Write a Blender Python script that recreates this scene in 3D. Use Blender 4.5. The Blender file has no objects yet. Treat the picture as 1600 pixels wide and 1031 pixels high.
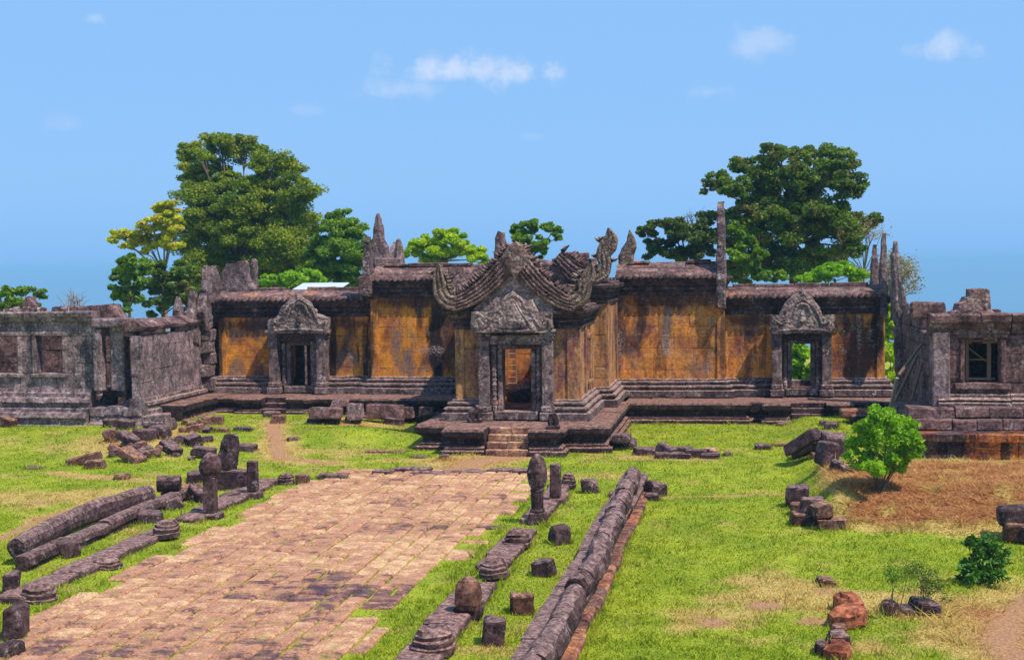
import bpy, bmesh, math, random
import numpy as np
from mathutils import Vector, Matrix, noise, Euler
R = math.radians
SC = bpy.context.scene
COL = SC.collection
# ------------------------------------------------------------------ camera
F, H = 2300.0, 6.2
TH, PITCH, ROLL = math.atan(365/F), -math.atan(99.5/F), 0.0118
f = Vector((-math.sin(TH)*math.cos(PITCH), math.cos(TH)*math.cos(PITCH), math.sin(PITCH)))
r0 = f.cross(Vector((0, 0, 1))).normalized(); u0 = r0.cross(f)
rr = r0*math.cos(ROLL)-u0*math.sin(ROLL); uu = r0*math.sin(ROLL)+u0*math.cos(ROLL)
cam = bpy.data.objects.new('camera', bpy.data.cameras.new('camera'))
COL.objects.link(cam)
CAMP = Vector((0, 0, H))
cam.matrix_world = Matrix(((rr.x, uu.x, -f.x, 0), (rr.y, uu.y, -f.y, 0), (rr.z, uu.z, -f.z, H), (0, 0, 0, 1)))
cam.data.sensor_width = 36; cam.data.lens = 36*F/1600
cam.data.clip_start = 0.5; cam.data.clip_end = 200000
SC.camera = cam
def ray(x, y): return f*F+rr*(x-800)-uu*(y-515.5)
def pz(x, y, z=0.0):
    d = ray(x, y); return CAMP+d*((z-H)/d.z)
def py(x, y, Y):
    d = ray(x, y); return CAMP+d*(Y/d.y)
# ------------------------------------------------------------------ light
SUN = Vector((0.46, -0.27, 0.86)).normalized()
sl = bpy.data.lights.new('sun', 'SUN'); sl.energy = 5.0; sl.angle = R(0.53); sl.color = (1.0, 0.93, 0.82)
so = bpy.data.objects.new('sun', sl); COL.objects.link(so)
so.rotation_euler = (-SUN).to_track_quat('-Z', 'Y').to_euler(); so.location = (30, -20, 60)
W = bpy.data.worlds.new('World'); SC.world = W; W.use_nodes = True
wn, wl = W.node_tree.nodes, W.node_tree.links
wn.clear()
def N(nodes, t, **k):
    n = nodes.new(t)
    for a, b in k.items():
        if a in n.bl_rna.properties: setattr(n, a, b)
        else: n.inputs[a].default_value = b
    return n
sky = N(wn, 'ShaderNodeTexSky', sky_type='NISHITA', sun_disc=False, sun_elevation=math.asin(SUN.z),
        sun_rotation=math.atan2(SUN.x, SUN.y), air_density=1.0, dust_density=0.3, ozone_density=3.0, altitude=600)
# even the sky out a little towards the hazy blue of a tropical noon
SKYB = (2.65, 5.25, 9.3, 1)
mixs = N(wn, 'ShaderNodeMix', data_type='RGBA'); mixs.inputs[0].default_value = 0.9
wl.new(sky.outputs[0], mixs.inputs[6]); mixs.inputs[7].default_value = SKYB
sxyz = wn.new('ShaderNodeSeparateXYZ'); tc0 = N(wn, 'ShaderNodeTexCoord'); wl.new(tc0.outputs['Generated'], sxyz.inputs[0])
hz_ = N(wn, 'ShaderNodeMapRange', interpolation_type='SMOOTHSTEP'); wl.new(sxyz.outputs[2], hz_.inputs[0]); hz_.inputs[1].default_value = 0.075; hz_.inputs[2].default_value = -0.035; hz_.inputs[3].default_value = 0; hz_.inputs[4].default_value = 1
mixh = N(wn, 'ShaderNodeMix', data_type='RGBA'); wl.new(hz_.outputs[0], mixh.inputs[0]); wl.new(mixs.outputs[2], mixh.inputs[6]); mixh.inputs[7].default_value = (2.1, 4.7, 8.7, 1)
# clouds: wisps at given directions
tc = N(wn, 'ShaderNodeTexCoord')
def wmath(op, a, b=None):
    n = wn.new('ShaderNodeMath'); n.operation = op
    for i, v in enumerate((a, b)):
        if v is None: continue
        if isinstance(v, (int, float)): n.inputs[i].default_value = v
        else: wl.new(v, n.inputs[i])
    return n.outputs[0]
nz = N(wn, 'ShaderNodeTexNoise', Scale=34.0, Detail=9.0, Roughness=0.62); wl.new(tc.outputs['Generated'], nz.inputs['Vector'])
nzc = N(wn, 'ShaderNodeTexNoise', Scale=90.0, Detail=6.0, Roughness=0.6); wl.new(tc.outputs['Generated'], nzc.inputs['Vector'])
cl = None
for (px, py_, rx, ry, amt) in [(705, 110, 118, 38, 1.0), (812, 112, 74, 34, 1.0), (640, 138, 100, 24, .45), (1200, 68, 80, 44, .5), (1465, 75, 92, 38, .7),
                               (1105, 145, 55, 22, .38), (145, 28, 28, 16, .5), (95, 190, 50, 26, .22), (475, 172, 34, 12, .22), (830, 215, 30, 10, .2)]:
    d = ray(px, py_).normalized(); e = ray(px+rx, py_).normalized()-d; g = ray(px, py_-ry).normalized()-d
    mp = N(wn, 'ShaderNodeVectorMath', operation='SUBTRACT'); wl.new(tc.outputs['Generated'], mp.inputs[0]); mp.inputs[1].default_value = d
    def dotn(v, s):
        q = N(wn, 'ShaderNodeVectorMath', operation='DOT_PRODUCT'); wl.new(mp.outputs[0], q.inputs[0]); q.inputs[1].default_value = v.normalized()/s; return q.outputs['Value']
    a = dotn(e, e.length); b = dotn(g, g.length)
    rad = wmath('SQRT', wmath('ADD', wmath('MULTIPLY', a, a), wmath('MULTIPLY', b, b)))
    front = N(wn, 'ShaderNodeVectorMath', operation='DOT_PRODUCT'); wl.new(tc.outputs['Generated'], front.inputs[0]); front.inputs[1].default_value = d
    m = wmath('ADD', wmath('SUBTRACT', 0.80, rad), wmath('MULTIPLY', wmath('SUBTRACT', nz.outputs[0], 0.5), 2.6))
    m = wmath('ADD', m, wmath('MULTIPLY', wmath('SUBTRACT', nzc.outputs[0], 0.5), 1.0))
    mr = N(wn, 'ShaderNodeMapRange', interpolation_type='SMOOTHSTEP'); wl.new(m, mr.inputs[0]); mr.inputs[1].default_value = -0.1; mr.inputs[2].default_value = 0.9
    m = wmath('MULTIPLY', mr.outputs[0], amt)
    m = wmath('MULTIPLY', m, wmath('GREATER_THAN', front.outputs['Value'], 0.5))
    cl = m if cl is None else wmath('MAXIMUM', cl, m)
mixc = N(wn, 'ShaderNodeMix', data_type='RGBA'); wl.new(wmath('MULTIPLY', cl, 0.62), mixc.inputs[0]); wl.new(mixh.outputs[2], mixc.inputs[6]); mixc.inputs[7].default_value = (7.6, 8.1, 9.4, 1)
bg = N(wn, 'ShaderNodeBackground', Strength=0.1); wl.new(mixc.outputs[2], bg.inputs[0])
wo = N(wn, 'ShaderNodeOutputWorld'); wl.new(bg.outputs[0], wo.inputs[0])
SC.view_settings.view_transform = 'Standard'; SC.view_settings.look = 'None'; SC.view_settings.gamma = 1; SC.view_settings.exposure = 0.1
SC.cycles.max_bounces = 6; SC.cycles.transparent_max_bounces = 8
# ------------------------------------------------------------------ helpers
rnd = random.Random(7)
def nv(x, y, z, s=0.0): return noise.noise(Vector((x+s, y+s*1.7, z-s)))
def fb(x, y, z=0.0, o=3):
    a, t, q = 1.0, 0.0, 1.0
    for _ in range(o): t += a*noise.noise(Vector((x*q, y*q, z*q+3.1))); a *= .5; q *= 2.1
    return t
class MB:
    def __init__(s): s.v = []; s.f = []
    def add(s, vs, fs):
        b = len(s.v); s.v += [tuple(p) for p in vs]; s.f += [tuple(i+b for i in q) for q in fs]
    def rbox(s, c, size, rot=None, res=0.3, rough=0.02, rd=0.03, seed=None, taper=0.0, nf=1.6, chip=0):
        """a block of stone: box with worn edges and an uneven surface"""
        if seed is None: seed = rnd.uniform(0, 500)
        sx, sy, sz = [q/2 for q in size]
        n = [max(1, min(9, int(round(q/res)))) for q in size]
        def axis(h, k):
            r_ = min(rd, h*.45)
            a = [-h, -h+r_] + [(-h+r_)+(2*h-2*r_)*i/k for i in range(1, k)] + [h-r_, h]
            return a
        ax = [axis(sx, n[0]), axis(sy, n[1]), axis(sz, n[2])]
        idx = {}; vs = []; fs = []; planes = []
        cr = random.Random(int(seed*977))
        for _ in range(chip):
            nn = Vector((cr.gauss(0, 1), cr.gauss(0, 1), abs(cr.gauss(.2, .8)))).normalized()
            sup = abs(nn.x)*sx+abs(nn.y)*sy+abs(nn.z)*sz; planes.append((nn, sup*cr.uniform(.62, .88)))
        if rot is None: M = Matrix.Identity(3)
        elif isinstance(rot, (int, float)): M = Matrix.Rotation(rot, 3, 'Z')
        elif isinstance(rot, Matrix): M = rot
        else: M = Euler(rot).to_matrix()
        cc = Vector(c)
        def vid(i, j, k):
            key = (i, j, k)
            if key in idx: return idx[key]
            x, y, z = ax[0][i], ax[1][j], ax[2][k]
            ed = (i in (0, len(ax[0])-1))+(j in (0, len(ax[1])-1))+(k in (0, len(ax[2])-1))
            q = Vector((x, y, z))
            if ed >= 2:
                sh = rd*(.32 if ed == 2 else .45)*(1+1.2*abs(nv(x*3, y*3, z*3, seed)))
                if i in (0, len(ax[0])-1): q.x -= math.copysign(min(sh, sx*.4), x)
                if j in (0, len(ax[1])-1): q.y -= math.copysign(min(sh, sy*.4), y)
                if k in (0, len(ax[2])-1): q.z -= math.copysign(min(sh, sz*.4), z)
            for nn, dd in planes:
                e_ = q.dot(nn)-dd
                if e_ > 0: q -= nn*e_
            if rough:
                q += noise.noise_vector(Vector((x*nf+seed, y*nf-seed, z*nf+seed*.3)))*rough
                q += noise.noise_vector(Vector((x*nf*3.3+seed, y*nf*3.3, z*nf*3.3)))*rough*.45
            if taper: q.x *= 1-taper*(z+sz)/(2*sz); q.y *= 1-taper*(z+sz)/(2*sz)
            idx[key] = len(vs); vs.append(cc+M@q); return idx[key]
        X, Y, Z = len(ax[0])-1, len(ax[1])-1, len(ax[2])-1
        for i in range(X):
            for j in range(Y):
                fs.append((vid(i, j, 0), vid(i, j+1, 0), vid(i+1, j+1, 0), vid(i+1, j, 0)))
                fs.append((vid(i, j, Z), vid(i+1, j, Z), vid(i+1, j+1, Z), vid(i, j+1, Z)))
        for i in range(X):
            for k in range(Z):
                fs.append((vid(i, 0, k), vid(i+1, 0, k), vid(i+1, 0, k+1), vid(i, 0, k+1)))
                fs.append((vid(i, Y, k), vid(i, Y, k+1), vid(i+1, Y, k+1), vid(i+1, Y, k)))
        for j in range(Y):
            for k in range(Z):
                fs.append((vid(0, j, k), vid(0, j, k+1), vid(0, j+1, k+1), vid(0, j+1, k)))
                fs.append((vid(X, j, k), vid(X, j+1, k), vid(X, j+1, k+1), vid(X, j, k+1)))
        s.add(vs, fs); return s
    def box(s, x0, x1, y0, y1, z0, z1, **k):
        return s.rbox(((x0+x1)/2, (y0+y1)/2, (z0+z1)/2), (abs(x1-x0), abs(y1-y0), abs(z1-z0)), **k)
    def mould(s, path, prof, z0=0.0, back=0.35, blk=(0.8, 1.6), jit=0.014, step=0.3, rough=0.012, gap=0.006, drop=0.0):
        """moulded stone courses cut into blocks, laid along a plan path; outward is to the right of the path"""
        P = [Vector((p[0], p[1])) for p in path]
        n = len(P)
        dirs = [(P[i+1]-P[i]).normalized() for i in range(n-1)]
        def k_at(i, side):
            # along-shift per unit of outward offset at path corner i
            if i <= 0 or i >= n-1: return 0.0
            a, b = dirs[i-1], dirs[i]
            cr = a.x*b.y-a.y*b.x; co = a.dot(b)
            t = math.tan(math.atan2(cr, co)/2)
            return t if side == 'end' else -t
        pr = [(-back, prof[0][1])]+list(prof)+[(-back, prof[-1][1])]
        m = len(pr)
        for i in range(n-1):
            a, d = P[i], dirs[i]; L = (P[i+1]-P[i]).length
            o = Vector((d.y, -d.x))
            cuts = [0.0]
            while cuts[-1] < L-blk[0]*1.3: cuts.append(min(L, cuts[-1]+rnd.uniform(*blk)))
            if L-cuts[-1] < blk[0]*.5 and len(cuts) > 1: cuts[-1] = L
            else: cuts.append(L)
            for c in range(len(cuts)-1):
                if drop and rnd.random() < drop: continue
                t0, t1 = cuts[c], cuts[c+1]; jo = rnd.uniform(-jit, jit); jz = rnd.uniform(-jit, jit)*.6; sd = rnd.uniform(0, 90)
                k0 = k_at(i, 'start') if c == 0 else 0.0; k1 = k_at(i+1, 'end') if c == len(cuts)-2 else 0.0
                ns = max(2, int((t1-t0)/step)+1)
                vs = []
                for q in range(ns+1):
                    u = q/ns
                    for (po, pzz) in pr:
                        ta = t0+(gap if c else 0)+k0*po*1.0; tb = t1-(gap if c < len(cuts)-2 else 0)+k1*po
                        tt = ta+(tb-ta)*u
                        worn = 0.0
                        if q in (0, ns): worn = gap*.8
                        w = a+d*tt+o*(po+jo-worn)
                        v = Vector((w.x, w.y, z0+pzz+jz))
                        if po > -back+.001:
                            v += noise.noise_vector(v*2.3+Vector((sd, 0, 0)))*rough+noise.noise_vector(v*8)*rough*.5
                        vs.append(v)
                fs = []
                for q in range(ns):
                    for e in range(m):
                        e2 = (e+1) % m
                        fs.append((q*m+e, (q+1)*m+e, (q+1)*m+e2, q*m+e2))
                fs.append(tuple(range(m))); fs.append(tuple(ns*m+e for e in reversed(range(m))))
                s.add(vs, fs)
        return s
    def wall(s, p0, p1, z0, z1, th=0.35, ch=0.42, holes=(), blk=(0.7, 1.5), jit=0.006, rough=0.006, rag=None, rd=0.012, skip=0.0):
        """a wall of squared blocks in courses; holes = (t0,t1,z0,z1) along the wall; rag(t) = ragged top height"""
        a = Vector(p0[:2]); b = Vector(p1[:2]); L = (b-a).length; d = (b-a)/L; o = Vector((d.y, -d.x)); ang = math.atan2(d.y, d.x)
        zs = [z0]
        nco = max(1, round((z1-z0)/ch)); zs = [z0+(z1-z0)*i/nco for i in range(nco+1)]
        for h in holes:
            for hz in h[2:4]:
                j = min(range(len(zs)), key=lambda i: abs(zs[i]-hz))
                if 0 < j < len(zs)-1: zs[j] = hz
        for c in range(nco):
            za, zb = zs[c], zs[c+1]; zm = (za+zb)/2
            spans = [(0.0, L)]
            for h in holes:
                if h[2]-.01 < zm < h[3]+.01:
                    ns_ = []
                    for (u, v) in spans:
                        if h[1] <= u or h[0] >= v: ns_.append((u, v)); continue
                        if h[0] > u: ns_.append((u, h[0]))
                        if h[1] < v: ns_.append((h[1], v))
                    spans = ns_
            for (u, v) in spans:
                t = u
                while t < v-.01:
                    e = t+rnd.uniform(*blk)
                    if v-e < blk[0]*.6: e = v
                    tm = (t+e)/2
                    if (rag is None or zm < rag(tm)) and not (skip and rnd.random() < skip):
                        jo = rnd.uniform(-jit, jit); w = a+d*tm+o*(jo-th/2)
                        s.rbox((w.x, w.y, zm), (e-t-.005, th, zb-za-.004), rot=ang, res=.5, rough=rough, rd=rd)
                    t = e
        return s
    def prism(s, pts, frame, th, rough=0.0, bevel=0.03):
        """pts = (u,w) outline; frame = origin, u axis, w axis; thickness th backwards (n axis)"""
        o, U, Wd = frame; Nn = U.cross(Wd).normalized()
        n = len(pts); cu = sum(p[0] for p in pts)/n; cw = sum(p[1] for p in pts)/n
        def P(p, k, inset):
            q = o+U*(p[0]+(cu-p[0])*inset)+Wd*(p[1]+(cw-p[1])*inset)-Nn*k
            if rough: q += noise.noise_vector(q*2.7)*rough
            return q
        ins = bevel/max(.3, max(abs(p[0]-cu) for p in pts))
        lay = [(0, ins), (min(bevel, th*.3), 0), (th-min(bevel, th*.3), 0), (th, ins)]
        vs = [P(p, k, i) for k, i in lay for p in pts]
        fs = [tuple(range(n)), tuple(3*n+i for i in reversed(range(n)))]
        for l in range(3):
            for i in range(n):
                j = (i+1) % n; fs.append((l*n+i, (l+1)*n+i, (l+1)*n+j, l*n+j))
        s.add(vs, fs); return s
    def lathe(s, c, prof, seg=14, rough=0.0, axis=None, sq=0.0):
        """prof = (r,z); sq>0 squares the section"""
        vs, fs = [], []
        A = Vector(axis).normalized() if axis else Vector((0, 0, 1))
        M = A.to_track_quat('Z', 'Y').to_matrix()
        for (r_, z_) in prof:
            for i in range(seg):
                t = 2*math.pi*(i+.5)/seg; q = r_
                if sq: q = r_*(1-sq+sq*(1/max(abs(math.cos(t)), abs(math.sin(t)))))
                v = Vector(c)+M@Vector((q*math.cos(t), q*math.sin(t), z_))
                if rough: v += noise.noise_vector(v*3.1)*rough+noise.noise_vector(v*9)*rough*.5
                vs.append(v)
        m = len(prof)
        for k in range(m-1):
            for i in range(seg):
                j = (i+1) % seg; fs.append((k*seg+i, k*seg+j, (k+1)*seg+j, (k+1)*seg+i))
        fs.append(tuple(reversed(range(seg)))); fs.append(tuple((m-1)*seg+i for i in range(seg)))
        s.add(vs, fs); return s
    def tube(s, path, rad, seg=8, rough=0.0, flat=1.0, cap=True):
        vs, fs = [], []; n = len(path); P = [Vector(p) for p in path]
        for i in range(n):
            t = (P[min(i+1, n-1)]-P[max(i-1, 0)]).normalized()
            a = t.cross(Vector((0, 0, 1)) if abs(t.z) < .9 else Vector((1, 0, 0))).normalized(); b = a.cross(t)
            for k in range(seg):
                th = 2*math.pi*k/seg
                v = P[i]+a*math.cos(th)*rad[i]+b*math.sin(th)*rad[i]*flat
                if rough: v += noise.noise_vector(v*4)*rough
                vs.append(v)
        for i in range(n-1):
            for k in range(seg):
                j = (k+1) % seg; fs.append((i*seg+k, i*seg+j, (i+1)*seg+j, (i+1)*seg+k))
        if cap: fs.append(tuple(reversed(range(seg)))); fs.append(tuple((n-1)*seg+k for k in range(seg)))
        s.add(vs, fs); return s
    def build(s, name, mat, parent=None, label=None, origin=None, smooth=False):
        me = bpy.data.meshes.new(name)
        o = bpy.data.objects.new(name, me); COL.objects.link(o)
        base = origin
        if parent is not None:
            base = Vector(parent['_b']); o.parent = parent; o['_b'] = tuple(base)
        elif base is None:
            A = np.array(s.v); base = Vector(((A[:, 0].min()+A[:, 0].max())/2, (A[:, 1].min()+A[:, 1].max())/2, A[:, 2].min()))
        base = Vector(base)
        if parent is None: o.location = base; o['_b'] = tuple(base)
        me.from_pydata([(v[0]-base[0], v[1]-base[1], v[2]-base[2]) for v in s.v], [], s.f)
        bm = bmesh.new(); bm.from_mesh(me); bmesh.ops.recalc_face_normals(bm, faces=bm.faces); bm.to_mesh(me); bm.free()
        if smooth: me.polygons.foreach_set('use_smooth', [True]*len(me.polygons))
        me.materials.append(mat)
        if label: o['label'] = label
        return o
def tag(o, label, cat, group=None, kind=None):
    if kind: o['kind'] = kind
    if label: o['label'] = label
    if cat: o['category'] = cat
    if group: o['group'] = group
    return o
def thing(name, loc, label, cat, group=None):
    o = bpy.data.objects.new(name, None); COL.objects.link(o); o.location = loc; o['_b'] = tuple(loc); o.empty_display_size = .3
    return tag(o, label, cat, group)
# ------------------------------------------------------------------ materials
class G:
    def __init__(s, name):
        s.m = bpy.data.materials.new(name); s.m.use_nodes = True; s.n = s.m.node_tree.nodes; s.l = s.m.node_tree.links; s.n.clear()
        s.out = s.n.new('ShaderNodeOutputMaterial'); s.b = s.n.new('ShaderNodeBsdfPrincipled'); s.l.new(s.b.outputs[0], s.out.inputs[0])
        s.geo = s.n.new('ShaderNodeNewGeometry'); s.pos = s.geo.outputs['Position']
    def put(s, v, sock):
        if hasattr(v, 'is_linked'): s.l.new(v, sock)
        elif isinstance(v, tuple) and len(v) == 3 and sock.type == 'RGBA': sock.default_value = (*v, 1)
        else: sock.default_value = v
    def math(s, op, a, b=None, c=None, clamp=False):
        n = s.n.new('ShaderNodeMath'); n.operation = op; n.use_clamp = clamp
        for i, v in enumerate((a, b, c)):
            if v is not None: s.put(v, n.inputs[i])
        return n.outputs[0]
    def scale(s, v, by):
        n = s.n.new('ShaderNodeVectorMath'); n.operation = 'MULTIPLY'; s.put(v, n.inputs[0]); n.inputs[1].default_value = by; return n.outputs[0]
    def noise(s, sc, det=5, ro=.6, vec=None, dist=0.0):
        n = s.n.new('ShaderNodeTexNoise'); s.put(vec or s.pos, n.inputs['Vector']); n.inputs['Scale'].default_value = sc
        n.inputs['Detail'].default_value = det; n.inputs['Roughness'].default_value = ro; n.inputs['Distortion'].default_value = dist; return n.outputs[0]
    def ramp(s, v, a, b, lo=0.0, hi=1.0):
        n = s.n.new('ShaderNodeMapRange'); n.interpolation_type = 'SMOOTHSTEP'; s.put(v, n.inputs[0])
        for i, q in enumerate((a, b, lo, hi)): n.inputs[i+1].default_value = q
        return n.outputs[0]
    def mix(s, fac, a, b, mode='MIX'):
        n = s.n.new('ShaderNodeMix'); n.data_type = 'RGBA'; n.blend_type = mode
        s.put(fac, n.inputs[0]); s.put(a, n.inputs[6]); s.put(b, n.inputs[7]); return n.outputs[2]
    def bump(s, h, st=.5, di=.03, prev=None):
        n = s.n.new('ShaderNodeBump'); n.inputs['Strength'].default_value = st; n.inputs['Distance'].default_value = di
        s.put(h, n.inputs['Height'])
        if prev is not None: s.l.new(prev, n.inputs['Normal'])
        return n.outputs[0]
    def attr(s, name):
        n = s.n.new('ShaderNodeAttribute'); n.attribute_name = name; return n
def stone(name, dark=(.055, .031, .034), mid=(.17, .103, .097), pale=(.42, .39, .38), orange=0.0, och=(.64, .235, .020), streak=.5, lichen=.3, top=None, carve=0.0, bump=.75, seed=0.0, fine=1.0, tile=0, mot=1.0, stain_shade_blots=()):
    g = G(name)
    n = g.n.new('ShaderNodeVectorMath'); n.operation = 'ADD'; g.l.new(g.pos, n.inputs[0]); n.inputs[1].default_value = (seed*13.7, seed*5.1, seed*3.3); P = n.outputs[0]
    big = g.noise(.7, 7, .62, P); med = g.noise(2.6, 7, .65, P); fin = g.noise(11, 6, .7, P)
    c = g.mix(g.ramp(g.math('ADD', g.math('MULTIPLY', big, .5), g.math('MULTIPLY', med, .5)), .36, .62), dark, mid)
    if orange:
        on = g.noise(.55, 5, .58, g.scale(P, (1.15, 1.15, .8)))
        oc = g.mix(g.ramp(g.noise(1.3, 5, .6, P), .35, .68), och, (och[0]*.72, och[1]*1.1, och[2]*1.7))
        oc = g.mix(g.ramp(g.noise(4.2, 4, .6, P), .3, .72), oc, (och[0]*1.12, och[1]*1.28, och[2]*1.6))
        oc = g.mix(g.ramp(g.noise(.85, 6, .66, g.scale(P, (1, 1, .6))), .47, .66), oc, (och[0]*.36, och[1]*.30, och[2]*.9+.012))
        oc = g.mix(g.ramp(g.noise(2.3, 6, .7, g.scale(P, (1, 1, .5))), .5, .7), oc, (och[0]*.6, och[1]*.62, och[2]+.03))
        c = g.mix(g.ramp(on, .62-.34*orange, .70-.26*orange), c, oc)
        gy = g.noise(.9, 5, .6, g.scale(P, (1.3, 1.3, .7)))
        c = g.mix(g.math('MULTIPLY', g.ramp(gy, .56, .68), .75), c, (.17, .14, .125))
    if streak:
        st = g.noise(1.0, 6, .68, g.scale(P, (1.5, 1.5, .17)))
        st2 = g.noise(1.0, 5, .6, g.scale(P, (3.2, 3.2, .3)))
        c = g.mix(g.math('MULTIPLY', g.ramp(st, .53, .60), streak), c, (.016, .011, .013))
        c = g.mix(g.math('MULTIPLY', g.ramp(st2, .54, .74), streak*.38), c, (.045, .022, .016))
    for (bx, by, bY, brx, bry, bc, bs) in stain_shade_blots:
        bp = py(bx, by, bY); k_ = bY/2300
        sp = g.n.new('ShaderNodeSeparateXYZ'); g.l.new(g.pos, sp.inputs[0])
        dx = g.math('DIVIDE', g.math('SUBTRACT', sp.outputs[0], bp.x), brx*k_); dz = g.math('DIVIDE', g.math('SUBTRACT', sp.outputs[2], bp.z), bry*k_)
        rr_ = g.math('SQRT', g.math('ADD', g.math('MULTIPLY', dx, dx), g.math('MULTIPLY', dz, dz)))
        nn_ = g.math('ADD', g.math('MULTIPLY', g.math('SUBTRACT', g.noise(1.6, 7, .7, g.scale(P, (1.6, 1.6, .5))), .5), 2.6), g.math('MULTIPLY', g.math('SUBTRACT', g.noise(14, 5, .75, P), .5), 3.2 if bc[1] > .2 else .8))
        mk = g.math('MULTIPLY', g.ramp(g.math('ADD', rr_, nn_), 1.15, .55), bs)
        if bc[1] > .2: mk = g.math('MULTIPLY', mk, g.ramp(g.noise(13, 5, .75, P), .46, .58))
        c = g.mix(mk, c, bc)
    if tile:
        w = g.noise(1.0, 4, .6, g.scale(P, (.4, .4, 9)))
        c = g.mix(g.math('MULTIPLY', g.ramp(w, .5, .58), .6), c, (.055, .03, .032))
    if lichen:
        li = g.math('MULTIPLY', g.ramp(g.noise(1.9, 6, .68, P), .50, .66), g.ramp(g.noise(17, 5, .72, P), .46, .58))
        c = g.mix(g.math('MULTIPLY', li, lichen), c, pale)
        l3 = g.math('MULTIPLY', g.ramp(g.noise(36, 3, .7, P), .6, .68), g.ramp(g.noise(4.5, 4, .6, P), .42, .6))
        c = g.mix(g.math('MULTIPLY', l3, lichen), c, pale)
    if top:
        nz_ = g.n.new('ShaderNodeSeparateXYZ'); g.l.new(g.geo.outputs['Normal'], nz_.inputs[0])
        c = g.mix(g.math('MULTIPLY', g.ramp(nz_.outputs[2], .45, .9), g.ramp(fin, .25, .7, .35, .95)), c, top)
    c = g.mix(1.0, c, (1.07, .975, .96), 'MULTIPLY'); c = g.mix(mot, c, g.mix(g.ramp(fin, .32, .68), (.44, .38, .38), (1.62, 1.5, 1.46)), 'MULTIPLY')
    c = g.mix(g.math('MULTIPLY', g.ramp(g.noise(4.5, 6, .72, P), .42, .66), mot), c, g.mix(1.0, c, (.45, .40, .42), 'MULTIPLY'))
    g.put(c, g.b.inputs['Base Color']); g.b.inputs['Roughness'].default_value = .92; g.b.inputs['Specular IOR Level'].default_value = .2
    b = g.bump(g.math('ADD', med, g.math('MULTIPLY', fin, .5)), bump, .05*fine)
    b = g.bump(g.noise(42, 4, .7, P), bump*.8, .012, b)
    if carve:
        v = g.n.new('ShaderNodeTexVoronoi'); v.feature = 'SMOOTH_F1'; v.inputs['Scale'].default_value = 9.5; g.l.new(P, v.inputs['Vector'])
        wv = g.n.new('ShaderNodeTexWave'); wv.wave_type = 'RINGS'; wv.inputs['Scale'].default_value = 2.2; wv.inputs['Distortion'].default_value = 9; wv.inputs['Detail'].default_value = 2.0; wv.inputs['Detail Scale'].default_value = 1.6
        g.l.new(P, wv.inputs['Vector'])
        hgt = g.math('ADD', g.math('MULTIPLY', v.outputs['Distance'], -1.6), g.math('MULTIPLY', wv.outputs['Fac'], .6))
        b = g.bump(hgt, carve, .07, b)
    g.l.new(b, g.b.inputs['Normal'])
    return g.m
M = {}
M['wall'] = stone('orange_wall_stone', stain_shade_blots=[(682, 530, 60, 15, 80, (.018, .011, .012), .95), (655, 478, 60, 7, 40, (.018, .011, .012), .8), (676, 547, 59.7, 26, 6, (.45, .40, .38), .9), (640, 468, 60, 70, 14, (.07, .028, .018), .85), (705, 540, 60, 12, 80, (.07, .028, .018), .8), (635, 570, 60, 22, 16, (.17, .13, .12), .7), (370, 582, 60.5, 16, 28, (.17, .13, .12), .7), (400, 508, 60.5, 60, 9, (.07, .028, .018), .7), (540, 505, 60.5, 40, 9, (.07, .028, .018), .7), (523, 545, 60.5, 7, 28, (.018, .011, .012), .6), (572, 560, 60.5, 7, 60, (.018, .011, .012), .7), (618, 545, 60, 9, 40, (.17, .13, .12), .6)], orange=.82, streak=.85, lichen=.4, pale=(.42, .36, .36), bump=.35, mot=.5, mid=(.15, .085, .07))  # cornice bands mix stain with painted eave shade; one black strip paints cast shadow
M['wallR'] = stone('dark_orange_wall_stone', stain_shade_blots=[(962, 530, 60, 16, 60, (.07, .028, .018), .9), (962, 540, 59.7, 12, 34, (.45, .40, .38), .85), (1041, 505, 59.7, 8, 50, (.17, .13, .12), .9), (1043, 540, 59.7, 12, 20, (.45, .40, .38), .7), (1003, 480, 60, 10, 50, (.018, .011, .012), .8), (1045, 468, 60, 90, 14, (.07, .028, .018), .9), (1105, 545, 60, 10, 34, (.018, .011, .012), .6), (1345, 545, 60.5, 34, 70, (.07, .028, .018), .95), (1370, 520, 60.5, 12, 60, (.018, .011, .012), .9), (1343, 520, 60.2, 4, 52, (.45, .40, .38), .85), (1180, 500, 60.5, 50, 9, (.07, .028, .018), .8), (1130, 540, 60, 5, 60, (.018, .011, .012), .6), (1090, 575, 60, 25, 12, (.17, .13, .12), .5)], orange=.80, streak=.6, lichen=.6, seed=3, bump=.35, mot=.55, mid=(0.146, 0.078, 0.067), och=(.60, .235, .035))  # dark bands under the cornices put stain and eave shadow into colour
M['porch'] = stone('ochre_porch_stone', orange=.9, mid=(.27, .19, .15), och=(.48, .23, .065), mot=.6, streak=.5, lichen=.3, seed=5, bump=.35)
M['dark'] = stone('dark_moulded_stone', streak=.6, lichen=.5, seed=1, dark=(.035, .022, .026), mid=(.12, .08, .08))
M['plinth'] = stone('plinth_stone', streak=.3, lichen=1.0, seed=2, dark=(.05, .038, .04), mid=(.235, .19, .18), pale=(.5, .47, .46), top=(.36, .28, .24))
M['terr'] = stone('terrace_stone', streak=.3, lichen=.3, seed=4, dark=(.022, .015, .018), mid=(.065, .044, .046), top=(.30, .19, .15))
M['tile'] = stone('roof_stone', streak=.15, lichen=.6, seed=6, dark=(.085, .055, .052), mid=(.26, .175, .155), orange=.08, och=(.46, .19, .08), tile=1)
M['carve'] = stone('carved_stone', streak=.1, lichen=1.0, seed=7, dark=(.10, .08, .078), mid=(.34, .285, .265), pale=(.56, .53, .50), carve=.5)
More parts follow.
